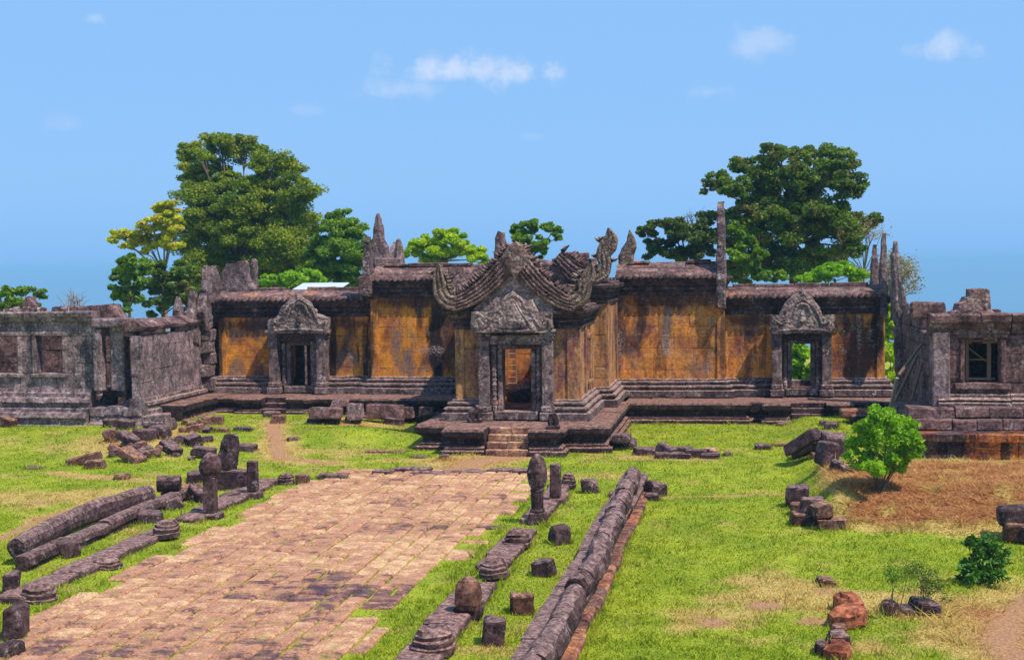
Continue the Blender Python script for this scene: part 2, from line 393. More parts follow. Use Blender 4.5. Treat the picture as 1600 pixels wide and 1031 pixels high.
M['gable'] = stone('gable_stone', streak=.1, lichen=.85, seed=8, dark=(.085, .058, .056), mid=(.27, .19, .175), pale=(.50, .46, .38), carve=.35)
M['horn'] = stone('lichened_horn_stone', streak=.05, lichen=.7, seed=9, dark=(.11, .085, .07), mid=(.29, .24, .19), pale=(.48, .45, .36), carve=.3)
M['spire'] = stone('grey_spire_stone', streak=.35, lichen=.7, seed=10, dark=(.07, .052, .055), mid=(.25, .205, .20), pale=(.48, .44, .42))
M['grey'] = stone('grey_gallery_stone', streak=.5, lichen=.95, seed=11, dark=(0.09, 0.075, 0.08), mid=(.34, .275, .285), pale=(.44, .43, .45))
M['brown'] = stone('brown_gallery_stone', streak=.4, lichen=.8, seed=12, dark=(0.065, 0.04, 0.042), mid=(0.24, 0.155, 0.145))
M['ostain'] = stone('orange_stained_plinth', orange=.55, och=(.42, .14, .03), streak=.85, lichen=.4, seed=13, mid=(.11, .07, .065))
M['rub'] = stone('rubble_stone', streak=.0, lichen=.6, seed=14, dark=(.02, .013, .017), mid=(.085, .054, .06), top=(.21, .15, .145), bump=.9)  # faces darkened, tops lightened: sun on top is put into the colour
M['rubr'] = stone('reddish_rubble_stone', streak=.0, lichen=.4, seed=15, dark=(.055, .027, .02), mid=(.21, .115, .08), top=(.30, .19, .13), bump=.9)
M['lat'] = stone('laterite', streak=.0, lichen=.15, seed=16, dark=(.16, .045, .025), mid=(.42, .16, .075), bump=1.0)
M['naga'] = stone('balustrade_stone', streak=.1, lichen=.75, seed=17, dark=(.028, .017, .02), mid=(.115, .073, .074), top=(.25, .18, .165), bump=.9)  # paler top and darker sides carry sunlight in the colour
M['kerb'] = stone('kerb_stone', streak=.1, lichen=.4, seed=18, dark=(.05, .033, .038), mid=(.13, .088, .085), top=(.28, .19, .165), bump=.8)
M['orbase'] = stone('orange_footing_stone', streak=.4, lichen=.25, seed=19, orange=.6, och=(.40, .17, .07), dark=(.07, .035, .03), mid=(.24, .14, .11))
M['stair'] = stone('stair_stone', streak=.1, lichen=.2, seed=20, orange=.35, och=(.42, .24, .12), dark=(0.122, 0.064, 0.050), mid=(0.293, 0.157, 0.109), top=(.50, .34, .20))

def wood(name, c1, c2):
    g = G(name); n_ = g.noise(1, 5, .6, g.scale(g.pos, (14, 14, 2))); g.put(g.mix(n_, c1, c2), g.b.inputs['Base Color']); g.b.inputs['Roughness'].default_value = .85
    g.l.new(g.bump(n_, .5, .01), g.b.inputs['Normal']); return g.m
M['wood'] = wood('weathered_timber', (.10, .055, .03), (.26, .16, .10))
M['woodg'] = wood('grey_timber', (.22, .18, .16), (.42, .36, .32))
M['bark'] = wood('bark', (.045, .03, .022), (.15, .105, .08))
M['barkp'] = wood('pale_bark', (.18, .14, .11), (.36, .29, .24))
g = G('sheet_metal'); g.put((.72, .75, .8), g.b.inputs['Base Color']); g.b.inputs['Metallic'].default_value = .4; g.b.inputs['Roughness'].default_value = .45; M['metal'] = g.m
def leafmat(name, a, b, c=None, tr=.35):
    g = G(name); t = g.attr('tint').outputs['Fac']; big = g.noise(.55, 3, .6)
    c0 = g.mix(g.ramp(g.math('ADD', g.math('MULTIPLY', t, .5), g.math('MULTIPLY', big, .5)), .3, .68), a, b)
    if c: c0 = g.mix(g.math('MULTIPLY', g.ramp(g.noise(.9, 3, .6, g.scale(g.pos, (1, 1, 1.3))), .52, .64), g.ramp(t, .2, .8, .3, 1.0)), c0, c)
    g.put(c0, g.b.inputs['Base Color']); g.b.inputs['Roughness'].default_value = .55; g.b.inputs['Specular IOR Level'].default_value = .3
    tl = g.n.new('ShaderNodeBsdfTranslucent'); g.put(g.mix(1.0, c0, (1.25, 1.3, .5), 'MULTIPLY'), tl.inputs[0])
    mx = g.n.new('ShaderNodeMixShader'); mx.inputs[0].default_value = tr; g.l.new(g.b.outputs[0], mx.inputs[1]); g.l.new(tl.outputs[0], mx.inputs[2]); g.l.new(mx.outputs[0], g.out.inputs[0]); return g.m
M['lf_big'] = leafmat('deep_green_leaves', (.07, .13, .005), (.27, .33, .012), (.36, .35, .018))
M['lf_mid'] = leafmat('mid_green_leaves', (.07, .16, .008), (.22, .34, .014))
M['lf_lime'] = leafmat('lime_leaves', (.26, .40, .008), (.50, .62, .014), tr=.45)
M['lf_yel'] = leafmat('yellow_green_leaves', (.42, .44, .015), (.75, .70, .03), (.5, .36, .10), tr=.4)
M['lf_red'] = leafmat('rusty_green_leaves', (.055, .11, .012), (.17, .25, .018), (.26, .17, .045))
M['lf_olive'] = leafmat('olive_leaves', (.05, .09, .018), (.15, .19, .03))
M['lf_bush'] = leafmat('fresh_bush_leaves', (.15, .33, .010), (.34, .54, .018), tr=.4)
M['lf_dark'] = leafmat('dark_bush_leaves', (.03, .10, .010), (.08, .21, .016), tr=.25)
M['lf_straw'] = leafmat('dry_twig_leaves', (.22, .16, .07), (.36, .30, .10), tr=.2)
GREEN1, GREEN2, DRY, SOIL = (.20, .28, .014), (.39, .43, .028), (.56, .40, .12), (.46, .24, .12)
def grassmat(name, blades):
    g = G(name); d = g.attr('dry').outputs['Fac']; t = g.attr('tint').outputs['Fac'] if blades else g.noise(7, 5, .7)
    c = g.mix(g.ramp(g.math('ADD', g.math('MULTIPLY', g.noise(.5, 5, .65), .6), g.math('MULTIPLY', t, .4)), .35, .62), GREEN1, GREEN2)
    dd = g.math('ADD', d, g.math('MULTIPLY', g.math('SUBTRACT', g.noise(2.2, 6, .7), .5), .9))
    dd = g.math('ADD', dd, g.math('MULTIPLY', g.math('SUBTRACT', t, .5), .35))
    c = g.mix(g.ramp(dd, .12, .72), c, DRY)
    c = g.mix(g.ramp(g.math('ADD', d, g.math('MULTIPLY', g.math('SUBTRACT', g.noise(3, 5, .7), .5), 1.5)), 1.1, 1.9), c, (.58, .29, .11) if blades else (.34, .145, .065))
    if not blades:
        s_ = g.attr('soil').outputs['Fac']
        c = g.mix(g.ramp(g.math('ADD', s_, g.math('MULTIPLY', g.math('SUBTRACT', g.noise(3.5, 6, .7), .5), 1.0)), .35, .75), c, SOIL)
        c = g.mix(1.0, c, g.mix(g.ramp(g.noise(22, 4, .75), .3, .7), (.5, .52, .5), (1.25, 1.2, 1.2)), 'MULTIPLY')
        g.l.new(g.bump(g.noise(14, 6, .75), .8, .06), g.b.inputs['Normal'])
    g.put(c, g.b.inputs['Base Color']); g.b.inputs['Roughness'].default_value = .85; g.b.inputs['Specular IOR Level'].default_value = .15
    if blades:
        tl = g.n.new('ShaderNodeBsdfTranslucent'); g.put(c, tl.inputs[0]); mx = g.n.new('ShaderNodeMixShader'); mx.inputs[0].default_value = .35
        g.l.new(g.b.outputs[0], mx.inputs[1]); g.l.new(tl.outputs[0], mx.inputs[2]); g.l.new(mx.outputs[0], g.out.inputs[0])
    return g.m
M['ground'] = grassmat('grassy_ground', False); M['grass'] = grassmat('grass_blades', True)
# ------------------------------------------------------------------ terrain
def sstep(a, b, x):
    t = max(0.0, min(1.0, (x-a)/(b-a))); return t*t*(3-2*t)
def blob(x, y, cx, cy, rx, ry): return math.exp(-(((x-cx)/rx)**2+((y-cy)/ry)**2))
def gh(x, y):
    z = .05*fb(x*.22, y*.22)+.018*fb(x*1.3, y*1.3, 2, 2)
    z += .28*sstep(-12, -17, x)*sstep(47, 55, y)
    z += .42*blob(x, y, -13.6, 51.3, 2.4, 1.5)+.25*blob(x, y, -21, 49, 2.5, 3)
    # mound held by the broken low wall on the right
    m = sstep(1.15, 2.4, x)*sstep(33.5, 37.6, y)*sstep(14, 8, x)*(1-.55*sstep(40.5, 44.5, y))
    z += .74*m+.1*m*fb(x*1.1, y*1.1, 5)
    # causeway is level
    k = sstep(-14.6, -13.9, x)*sstep(-4.0, -4.6, x)*sstep(45.0, 43.6, y)
    z = z*(1-k)
    z -= 60*sstep(95, 240, y)+360*sstep(150, 700, y)
    return z
def hit(px, py_):
    z = 0.0
    for _ in range(14):
        p = pz(px, py_, z); z = z*.5+gh(p.x, p.y)*.5
    return pz(px, py_, z)
def seg(x, y, a, b):
    ax, ay = a; bx, by = b; dx, dy = bx-ax, by-ay
    t = max(0, min(1, ((x-ax)*dx+(y-ay)*dy)/(dx*dx+dy*dy))); return math.hypot(x-ax-dx*t, y-ay-dy*t)
def PL(pts): return [tuple(pz(a, b, 0).xy) for a, b in pts]
paths = [(PL([(1590, 1031), (1565, 1000), (1580, 965), (1640, 930)]), .62), (PL([(425, 670), (432, 695), (440, 718), (520, 724)]), .38),
         (PL([(700, 735), (745, 722), (790, 714)]), .85), (PL([(0, 842), (60, 812), (140, 790), (200, 778), (260, 758), (330, 752)]), .18), (PL([(75, 738), (150, 746), (250, 752)]), .16),
         (PL([(1010, 778), (1120, 776), (1230, 772)]), .12), (PL([(305, 660), (275, 668)]), .35)]
drys = [(*pz(45, 780).xy, 2.2, 1.3, .75), (*pz(180, 770).xy, 1.6, 1.0, .5), (*pz(210, 700).xy, 1.6, 3.2, .9), (*pz(550, 668).xy, 2.2, 1.6, .75), (*pz(500, 705).xy, 2.0, 1.0, .5),
        (*pz(1200, 940).xy, 1.2, 1.3, .5), (*pz(1110, 970).xy, .9, 1.2, .5), (*pz(1290, 925).xy, .8, .8, .6), (*pz(1180, 905).xy, .9, .7, .6), (*pz(1030, 715).xy, 2.2, 1.2, .45),
        (*pz(1450, 950).xy, 1.2, 1.6, .6), (*pz(1545, 740).xy, 2.6, 2.0, .65), (*pz(660, 720).xy, 1.6, .6, .6), (*pz(60, 690).xy, 3, 3, .3), (*pz(330, 700).xy, 2, 2, .35), (*pz(1400, 1010).xy, 1.3, 1.0, .5), (*pz(930, 745).xy, 1.6, 1.0, .4)]
def dryness(x, y):
    d = .05+.34*fb(x*.35, y*.35, 7, 3)+.38*fb(x*1.1, y*1.1, 9, 4)
    for cx, cy, rx, ry, a in drys: d += a*blob(x, y, cx, cy, rx, ry)
    for pp, w in paths:
        for i in range(len(pp)-1):
            q = seg(x, y, pp[i], pp[i+1])
            if q < w*2.6: d += .8*(1-q/(w*2.6))
    m = sstep(1.6, 2.6, x)*sstep(33.8, 35.2, y)*sstep(9.5, 7.5, x)*sstep(42.5, 40, y)
    d += 2.3*m*(.85+.55*fb(x*1.2, y*1.2, 3))
    return d
SOILS = [(*pz(1112, 972).xy, .45, .6, 1.0), (*pz(1195, 945).xy, .5, .5, 1.0), (*pz(1265, 970).xy, .5, .5, .9), (*pz(1170, 905).xy, .3, .3, .8), (*pz(1290, 925).xy, .4, .4, .8), (*pz(60, 785).xy, .9, .4, .8), (*pz(185, 700).xy, .8, 1.0, 1.0), (*pz(235, 740).xy, .8, .3, .8), (*pz(550, 672).xy, 1.2, .7, .9), (*pz(700, 700).xy, .4, .3, .7), (*pz(1325, 760).xy, .5, .6, 1), (*pz(300, 655).xy, 1.2, 1.2, .9)]
def soilness(x, y):
    s_ = max(0, max(a*1.2*blob(x, y, cx, cy, rx, ry) for cx, cy, rx, ry, a in SOILS)+.35*fb(x*1.6, y*1.6, 8, 3)-.12)
    for pp, w in paths:
        for i in range(len(pp)-1): s_ = max(s_, 1.25-seg(x, y, pp[i], pp[i+1])/w*.9)
    return max(0, s_)
def grid_sheet(name, xs, ys, hf, mat):
    me = bpy.data.meshes.new(name); nx, ny = len(xs), len(ys)
    co = np.array([(x, y, hf(x, y)) for y in ys for x in xs], dtype=np.float32)
    fa = [(j*nx+i, j*nx+i+1, (j+1)*nx+i+1, (j+1)*nx+i) for j in range(ny-1) for i in range(nx-1)]
    me.from_pydata([tuple(c) for c in co], [], fa); me.polygons.foreach_set('use_smooth', [True]*len(fa)); me.materials.append(mat)
    o = bpy.data.objects.new(name, me); COL.objects.link(o); return o, me
def spaced(lst):
    out = []
    for a, b, s_ in lst:
        n_ = max(1, int(round((b-a)/s_))); out += [a+(b-a)*i/n_ for i in range(n_)]
    return out+[lst[-1][1]]
xs = spaced([(-6000, -600, 900), (-600, -100, 100), (-100, -36, 8), (-36, -18, .4), (-18, 10, .17), (10, 16, .5), (16, 100, 8), (100, 600, 100), (600, 6000, 900)])
ys = spaced([(-60, 14, 8), (14, 20, 1), (20, 46, .17), (46, 60, .28), (60, 100, 4), (100, 800, 40)])
ground, me = grid_sheet('ground', xs, ys, gh, M['ground'])
tag(ground, None, None, kind='structure')
for an, fn in (('dry', dryness), ('soil', soilness)):
    at = me.attributes.new(an, 'FLOAT', 'POINT')
    at.data.foreach_set('value', [fn(v.co.x, v.co.y) if (-40 < v.co.x < 20 and 15 < v.co.y < 62) else (.2 if an == 'dry' else 0) for v in me.vertices])
# far plain beyond the cliff
g = G('distant_plain'); g.put(g.mix(g.ramp(g.noise(.0006, 5, .6), .4, .62), (.05, .10, .045), (.10, .13, .07)), g.b.inputs['Base Color']); g.b.inputs['Roughness'].default_value = 1
plain, _ = grid_sheet('plain', spaced([(-90000, 90000, 20000)]), spaced([(500, 120000, 15000)]), lambda x, y: -415.0, g.m)
tag(plain, None, None, kind='structure')
# ------------------------------------------------------------------ causeway paving
def pgrass(x, y):
    """how much grass takes over the paving at a point"""
    v = .5*fb(x*.8, y*.8, 11, 3)-.42
    v += .9*sstep(-11.9, -12.9, x+.35*fb(y*.9, 1, 2))
    v += .95*sstep(-6.35, -5.7, x+.45*fb(y*.6, 5, 2))
    v += .62*blob(x, y, -6.35, 28.2, 1.0, 3.0)+.45*blob(x, y, -6.0, 24.5, 1.2, 2.0)
    v += .5*sstep(42.6, 43.6, y)*(.5+fb(x, 3, 3)) + .55*blob(x, y, -8.9, 37.6, .9, .25)+.6*blob(x, y, *pz(345, 1010).xy, .35, .25)
    return v
pv = MB(); cols = []
prn = random.Random(3)
x = -13.15
while x < -5.3:
    w = prn.uniform(.36, .72); y = 20.3-prn.uniform(0, .5); yend = 43.5+prn.uniform(-.35, .2)
    while y < yend:
        dpt = prn.choice([.28, .4, .5, .62, .75, .95]); cx, cy = x+w/2, y+dpt/2; y1 = y+dpt
        if dpt > .7 and prn.random() < .4 and w > .6: parts = [(x, w*.52), (x+w*.52, w*.48)]
        else: parts = [(x, w)]
        for (xa_, wa_) in parts:
            cx = xa_+wa_/2; pg_ = pgrass(cx, cy)
            if pg_ < .26+prn.uniform(-.1, .1) and x > -12.95:
                n0 = len(pv.f); hz = .035+prn.uniform(-.012, .012)-.03*max(0, pg_+.15)
                pv.rbox((cx+prn.gauss(0, .008), cy, hz-.06), (wa_-prn.uniform(.02, .055), dpt-prn.uniform(.02, .06), .16), rot=Euler((prn.gauss(0, .012), prn.gauss(0, .012), prn.gauss(0, .014))).to_matrix(), res=.3, rough=.016, rd=.04)
                wear = fb(cx*.28, cy*.28, 4, 3)*1.0-.16-.2*blob(cx, cy, -9.2, 38, 5, 6)+.16*blob(cx, cy, -7.4, 27, 2.6, 5.0)+.07+prn.gauss(0, .26)
                cols += [wear*.55+.03]*(len(pv.f)-n0)
        y = y1
    x += w
g = G('causeway_slabs'); wr = g.attr('wear').outputs['Fac']
t_ = g.math('ADD', wr, g.math('MULTIPLY', g.math('SUBTRACT', g.noise(2.4, 9, .76), .5), 3.6))
c = g.mix(g.ramp(t_, -.55, .02), (.72, .44, .235), (.50, .24, .135))
c = g.mix(g.ramp(t_, .10, .50), c, (.17, .082, .075)); c = g.mix(g.ramp(t_, .45, .9), c, (.075, .04, .055))
pk = g.noise(.8, 4, .6); c = g.mix(g.math('MULTIPLY', g.ramp(pk, .5, .65), .5), c, (.50, .23, .15))
st = g.ramp(g.noise(5, 6, .72), .56, .66); c = g.mix(g.math('MULTIPLY', st, .55), c, (.13, .07, .06))
gs = g.math('MULTIPLY', g.ramp(g.noise(1.9, 7, .74, g.scale(g.pos, (1.4, 1, 1))), .53, .66), .6); c = g.mix(gs, c, (.30, .25, .05))
c = g.mix(1.0, c, g.mix(g.ramp(g.noise(26, 5, .75), .3, .7), (.58, .55, .55), (1.3, 1.3, 1.28)), 'MULTIPLY')
g.put(c, g.b.inputs['Base Color']); g.b.inputs['Roughness'].default_value = .85; g.b.inputs['Specular IOR Level'].default_value = .25
g.l.new(g.bump(g.math('ADD', g.noise(6, 6, .7), g.math('MULTIPLY', g.noise(30, 5, .75), .4)), 1.0, .05), g.b.inputs['Normal']); M['pave'] = g.m
pave = pv.build('paving', M['pave'], origin=(-9.2, 32, 0)); tag(pave, None, None, kind='structure')
at = pave.data.attributes.new('wear', 'FLOAT', 'FACE'); at.data.foreach_set('value', cols)
# ------------------------------------------------------------------ temple gateway
VX, VY, VZ = Vector((1, 0, 0)), Vector((0, 1, 0)), Vector((0, 0, 1))
TER = [(.16, -.15), (.16, .13), (.03, .17), (.03, .24), (-.14, .30), (-.14, .47), (-.04, .53), (.05, .57), (.1, .62), (.12, .78), (.05, .85)]
PLI = [(.44, 0), (.44, .24), (.30, .27), (.30, .34), (.37, .38), (.35, .44), (.21, .47), (.21, .53), (.27, .56), (.25, .61), (.11, .63), (.11, .69), (.06, .72)]
COR = [(.0, 0), (.09, .03), (.09, .12), (.04, .14), (.04, .22), (.15, .25), (.15, .33), (.10, .35), (.24, .46), (.24, .54), (.34, .58), (.36, .68), (.30, .72)]
T = thing('temple_gateway', (-7.86, 55, gh(-7.8, 47)), 'long ruined stone hall with orange walls, gabled porch and two side doors', 'temple')
ZT = .85
# terrace
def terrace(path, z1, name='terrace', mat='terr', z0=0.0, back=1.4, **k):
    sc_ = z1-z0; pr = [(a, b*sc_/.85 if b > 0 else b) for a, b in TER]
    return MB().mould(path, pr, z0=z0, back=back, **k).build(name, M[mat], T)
XL, XR, XP = -22.9, 6.0, -4.56
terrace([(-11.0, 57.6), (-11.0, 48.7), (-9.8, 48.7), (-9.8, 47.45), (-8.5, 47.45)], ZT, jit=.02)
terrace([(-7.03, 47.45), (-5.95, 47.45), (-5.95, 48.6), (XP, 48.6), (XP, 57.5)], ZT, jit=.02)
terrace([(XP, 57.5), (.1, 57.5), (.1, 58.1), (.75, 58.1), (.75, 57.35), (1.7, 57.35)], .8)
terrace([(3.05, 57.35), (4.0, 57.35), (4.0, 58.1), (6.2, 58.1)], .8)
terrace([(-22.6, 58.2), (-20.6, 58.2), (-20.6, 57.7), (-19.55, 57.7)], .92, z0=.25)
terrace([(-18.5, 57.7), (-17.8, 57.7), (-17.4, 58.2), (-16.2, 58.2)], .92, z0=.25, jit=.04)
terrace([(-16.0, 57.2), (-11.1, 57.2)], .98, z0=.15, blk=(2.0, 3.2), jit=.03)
m = MB()
for (x0, x1, y0, y1, z) in [(-10.85, -4.75, 48.9, 57.4, ZT), (-22.6, -16.2, 58.6, 61, .9), (-16.2, -10.9, 57.8, 60.5, .93), (-4.7, 6.0, 58.0, 60.8, .8), (-9.7, -8.55, 47.7, 49, ZT), (-7.0, -6.05, 47.7, 49, ZT), (-8.55, -7.0, 48.3, 49.0, ZT)]:
    yy = y0
    while yy < y1-.05:
        d = min(y1-yy, rnd.uniform(.6, 1.1))
        if y1-yy-d < .3: d = y1-yy
        xx = x0
        while xx < x1-.05:
            w = min(x1-xx, rnd.uniform(.8, 1.6))
            if x1-xx-w < .35: w = x1-xx
            m.rbox((xx+w/2, yy+d/2, z-.2+rnd.uniform(-.006, .008)), (w-.01, d-.01, .4), res=.45, rough=.012, rd=.02); xx += w
        yy += d
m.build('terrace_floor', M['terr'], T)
m = MB()                                         # interior fill / floor
for (x0, x1, y0, y1, z) in [(-10, -5.7, 51, 60, 1.12), (-15.4, -.9, 60.2, 65, 1.1), (-22.3, -15.4, 60.7, 64.3, 1.05), (-.9, 5.5, 60.7, 64.3, .98)]:
    m.box(x0, x1, y0, y1, .2, z, res=.8, rough=.02)
m.build('floor', M['orbase'], T)
# steps
def steps(x0, x1, yb, yt, z0, z1, n, mat='stair', split=True):
    s_ = MB(); hz = (z1-z0)/n; dy = (yt-yb)/n
    for i in range(n):
        a, b = x0, x1; cuts = [a, a+(b-a)*rnd.uniform(.48, .6), b] if split else [a, b]
        for j in range(len(cuts)-1):
            s_.box(cuts[j]+.004, cuts[j+1]-.004, yb+dy*i, yt+.25, z0+hz*i-(.2 if i == 0 else .0)+rnd.uniform(-.006, .006), z0+hz*(i+1), res=.3, rough=.015, rd=.025)
    return s_.build('steps', M[mat], T)
steps(-8.47, -7.05, 47.35, 48.5, -.02, ZT-.005, 4)
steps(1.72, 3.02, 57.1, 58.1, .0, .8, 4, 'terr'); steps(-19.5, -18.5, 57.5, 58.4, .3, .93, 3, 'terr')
# ---- bodies
def body(x0, x1, y0, y1, z0, zc, zt, front_holes=(), back_holes=(), mat='wall', sides='LR', roof=True, rd_=.95, rh=.36, corn=.72, cmat='dark', th=.55, side_holes=(), backwall=True, pil=True):
    pb = z0; wz = z0+.70
    path = []
    if 'L' in sides: path.append((x0, y1))
    path += [(x0, y0)]
    cuts = sorted([(x0+h[0]-.62, x0+h[1]+.62) for h in front_holes if h[2] < wz+.2])
    runs = []
    cur = list(path)
    for a, b in cuts: cur.append((a, y0)); runs.append(cur); cur = [(b, y0)]
    cur.append((x1, y0))
    if 'R' in sides: cur.append((x1, y1))
    runs.append(cur)
    for q in runs: MB().mould(q, PLI, z0=pb, back=.3).build('plinth', M['plinth'], T)
    m = MB(); m.wall((x0, y0), (x1, y0), wz-.06, zc+.05, th=th, holes=front_holes)
    m.build('wall', M[mat], T)
    if 'R' in sides: MB().wall((x1, y0+th), (x1, y1), wz-.06, zc+.05, th=th, holes=side_holes).build('wall', M[mat], T)
    if 'L' in sides: MB().wall((x0, y1), (x0, y0+th), wz-.06, zc+.05, th=th).build('wall', M[mat], T)
    if backwall:
        m = MB(); m.wall((x1, y1), (x0, y1), z0, zc+.2, th=th, ch=.5, blk=(1, 2), holes=back_holes, rag=lambda t: zc+.05+.5*fb(t*.5, x0)); m.build('wall', M['grey'], T)
    cp = [(x0, y1)] if 'L' in sides else []
    cp += [(x0, y0), (x1, y0)]
    if 'R' in sides: cp.append((x1, y1))
    sc_ = corn/.72
    MB().mould(cp, [(a, b*sc_) for a, b in COR], z0=zc, back=.5, blk=(.9, 1.8), rough=.014).build('cornice', M[cmat], T)
    if roof:
        zz = zc+corn
        m = MB(); pr = [(.42, 0), (.43, .07)]
        for k in range(1, 7):
            t = k/6; pr += [(.40-rd_*t+.05, .06+rh*(t**.85)), (.40-rd_*t-.02, .08+rh*(t**.85))]
        m.mould([(x0, y0), (x1, y0)], pr, z0=zz, back=.75, blk=(1.1, 2.0), jit=.02, rough=.014, drop=0.0)
        t = x0+.1
        while t < x1-.1:                       # row of round eave tiles
            m.lathe((t, y0-.46+.02, zz+.05), [(.095, -.03), (.115, .0), (.10, .03), (.04, .05)], seg=9, axis=(0, -1, .15), rough=.012); t += .245
        t = x0+.4
        while t < x1-1:                        # worn ridge course
            w = rnd.uniform(.7, 1.7)
            if rnd.random() < .72: m.rbox((t+w/2, y0+.62, zz+rh+.09), (w-.02, .4, rnd.uniform(.1, .2)), res=.3, rough=.03, rd=.03)
            t += w
        m.build('roof', M['tile'], T)
    return
# wings and centre
ZW, ZC = 4.12, 4.95
LDX = (py(457, 600, 60.5).x, py(488, 600, 60.5).x); RDX = (py(1237, 600, 60.5).x, py(1267, 600, 60.5).x)
def hole(x0, dx, za, zb): return (dx[0]-x0, dx[1]-x0, za, zb)
body(-22.35, -15.4, 60.5, 64.2, .92, ZW+.03, 5, front_holes=[hole(-22.35, LDX, .9, 2.95)], back_holes=[(15.4-22.35+7+2.2, 15.4-22.35+7+3.1, .9, 2.6)], mat='wall', sides='L')
MB().wall((-20.0, 61.9), (-17.6, 61.9), .95, 3.9, th=.3, holes=[(.92, 1.10, 1.0, 3.0)]).build('wall', M['dark'], T, label='added wall, dark in place of passage shade, with narrow slit behind left door')  # added to darken the doorway; dark stone stands in for passage shade
MB().box(-20.6, -17.0, 60.9, 62.1, 3.75, 4.0, res=.4, rough=.03).build('shade_slab', M['dark'], T)  # slab added above the passage to shade the left doorway
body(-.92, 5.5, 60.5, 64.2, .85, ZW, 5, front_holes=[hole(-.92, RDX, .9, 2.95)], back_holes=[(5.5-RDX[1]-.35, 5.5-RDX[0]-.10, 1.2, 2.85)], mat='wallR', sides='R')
# central hall is split by the porch
body(-15.42, -10.3, 60.0, 65, .93, ZC, 5.7, mat='wall', sides='L', backwall=False, rd_=1.1, rh=.54)
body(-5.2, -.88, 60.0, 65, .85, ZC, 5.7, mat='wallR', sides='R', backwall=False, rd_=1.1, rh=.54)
m = MB(); m.wall((-.9, 65), (-15.4, 65), .9, 5.3, th=.5, ch=.55, blk=(1, 2), holes=[(6.3, 7.7, 0, 3.4)], rag=lambda t: 5.0+.6*fb(t*.4, 2)); m.build('wall', M['wall'], T)
# inner cross walls seen through the porch door
m = MB(); m.wall((-10.0, 58.6), (-5.7, 58.6), 1.0, 5.6, th=.5, holes=[(2.05, 2.95, 0, 3.5)]); m.build('wall', M['wall'], T)
# porch rear part and front part
body(-10.55, -5.2, 55.6, 60.0, .87, 4.75, 5.5, mat='porch', sides='LR', backwall=False, roof=False, corn=.75, front_holes=[(.9, 4.45, .8, 4.3)])
PHX = (-8.36, -7.34)
body(-10.05, -5.72, 50.55, 55.6, .87, 4.0, 4.7, mat='porch', sides='LR', backwall=False, roof=False, front_holes=[(PHX[0]+10.05, PHX[1]+10.05, .8, 3.33)], side_holes=[(2.55, 3.35, 2.1, 3.5)])
# side pilasters on the porch flank and window with stone frame
m = MB()
for (x, y) in [(-5.72, 50.62), (-5.72, 54.9), (-5.2, 55.75), (-5.2, 59.5), (-5.72, 52.6), (-5.72, 54.3)]:
    MB().box(x-.2, x+.07, y-.05, y+.38, 1.5, 4.05 if y < 55 else 4.8, res=.5, rough=.006, rd=.015).build('pilaster', M['porch'], T)
for x in (-9.98, -5.98):
    MB().box(x-.06 if x < -8 else x-.12, x+.26, 50.49, 50.7, 1.52, 4.05, res=.5, rough=.006, rd=.015).build('pilaster', M['porch'], T)
for (x, y) in [(-5.06, 60.0), (-.98, 60.0), (-15.35, 60.0), (-1.05+.15, 60.5), (5.35, 60.5), (-22.2, 60.5)]:
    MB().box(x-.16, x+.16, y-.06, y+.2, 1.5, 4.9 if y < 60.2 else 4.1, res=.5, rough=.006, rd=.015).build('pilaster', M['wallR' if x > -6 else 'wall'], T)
f_ = MB()
f_.box(-5.74, -5.60, 53.0, 53.12, 2.05, 3.55, res=.4, rough=.008); f_.box(-5.74, -5.60, 53.88, 54.0, 2.05, 3.55, res=.4, rough=.008)
f_.box(-5.74, -5.58, 52.95, 54.05, 3.55, 3.72, res=.4, rough=.008); f_.box(-5.74, -5.55, 52.95, 54.05, 1.92, 2.05, res=.4, rough=.008)
win = f_.build('window', M['porch'], T)
for i in range(5):
    MB().lathe((-5.85, 53.2+.15*i, 2.05), [(.05, 0), (.05, .1), (.035, .14), (.055, .3), (.035, .45), (.055, .7), (.035, .95), (.055, 1.2), (.04, 1.36), (.05, 1.5)], seg=8, rough=.004).build('baluster', M['porch'], win)
# ---- roof masses of the porch (concave corbelled gable vault)
def ogee(hw, zb, zt, k=14):
    """half outline of a concave gable from eave (hw,zb) to apex (0,zt)"""
    return [(hw*(1-t)**1.0, zb+(zt-zb)*(t**1.55*.75+t*.25)) for t in [i/k for i in range(k+1)]]
def vault(xc, hw, y0, y1, zb, zt, name='roof', mat='tile', keep=1.0, inner=.45):
    m = MB()
    for sgn in (-1, 1):
        og = ogee(hw, zb, zt, 10); cnt = int(10*keep) if sgn > 0 else int(10*keep*.9)
        for i in range(cnt):
            (u0, w0), (u1, w1) = og[i], og[i+1]
            yy = y0
            while yy < y1-.05:
                d = min(rnd.uniform(.8, 1.5), y1-yy)
                if i > 6 and rnd.random() < .25: yy += d; continue
                xm = xc+sgn*(u0+u1)/2-sgn*inner/2
                m.rbox((xm+sgn*rnd.uniform(-.02, .02), yy+d/2, (w0+w1)/2), (inner+abs(u0-u1), d-.012, abs(w1-w0)+.02), res=.3, rough=.025, rd=.035); yy += d
        m.build(name, M[mat], T); m = MB()
vault(-7.86, 2.3, 50.9, 55.5, 4.72, 6.25, keep=.42)
vault(-7.86, 2.85, 55.8, 60.6, 5.5, 7.0, keep=.42)
# central ridge blocks visible left and right behind the gable
m = MB()
for (a, b, y) in [(862, 930, 404), (885, 918, 395), (700, 720, 418), (560, 580, 432)]:
    p = py(a, y, 59.5); q = py(b, y, 59.5)
    MB().box(p.x, q.x, 59.4, 60.3, p.z-.75, p.z, res=.3, rough=.03, rd=.04).build('roof', M['tile'], T)
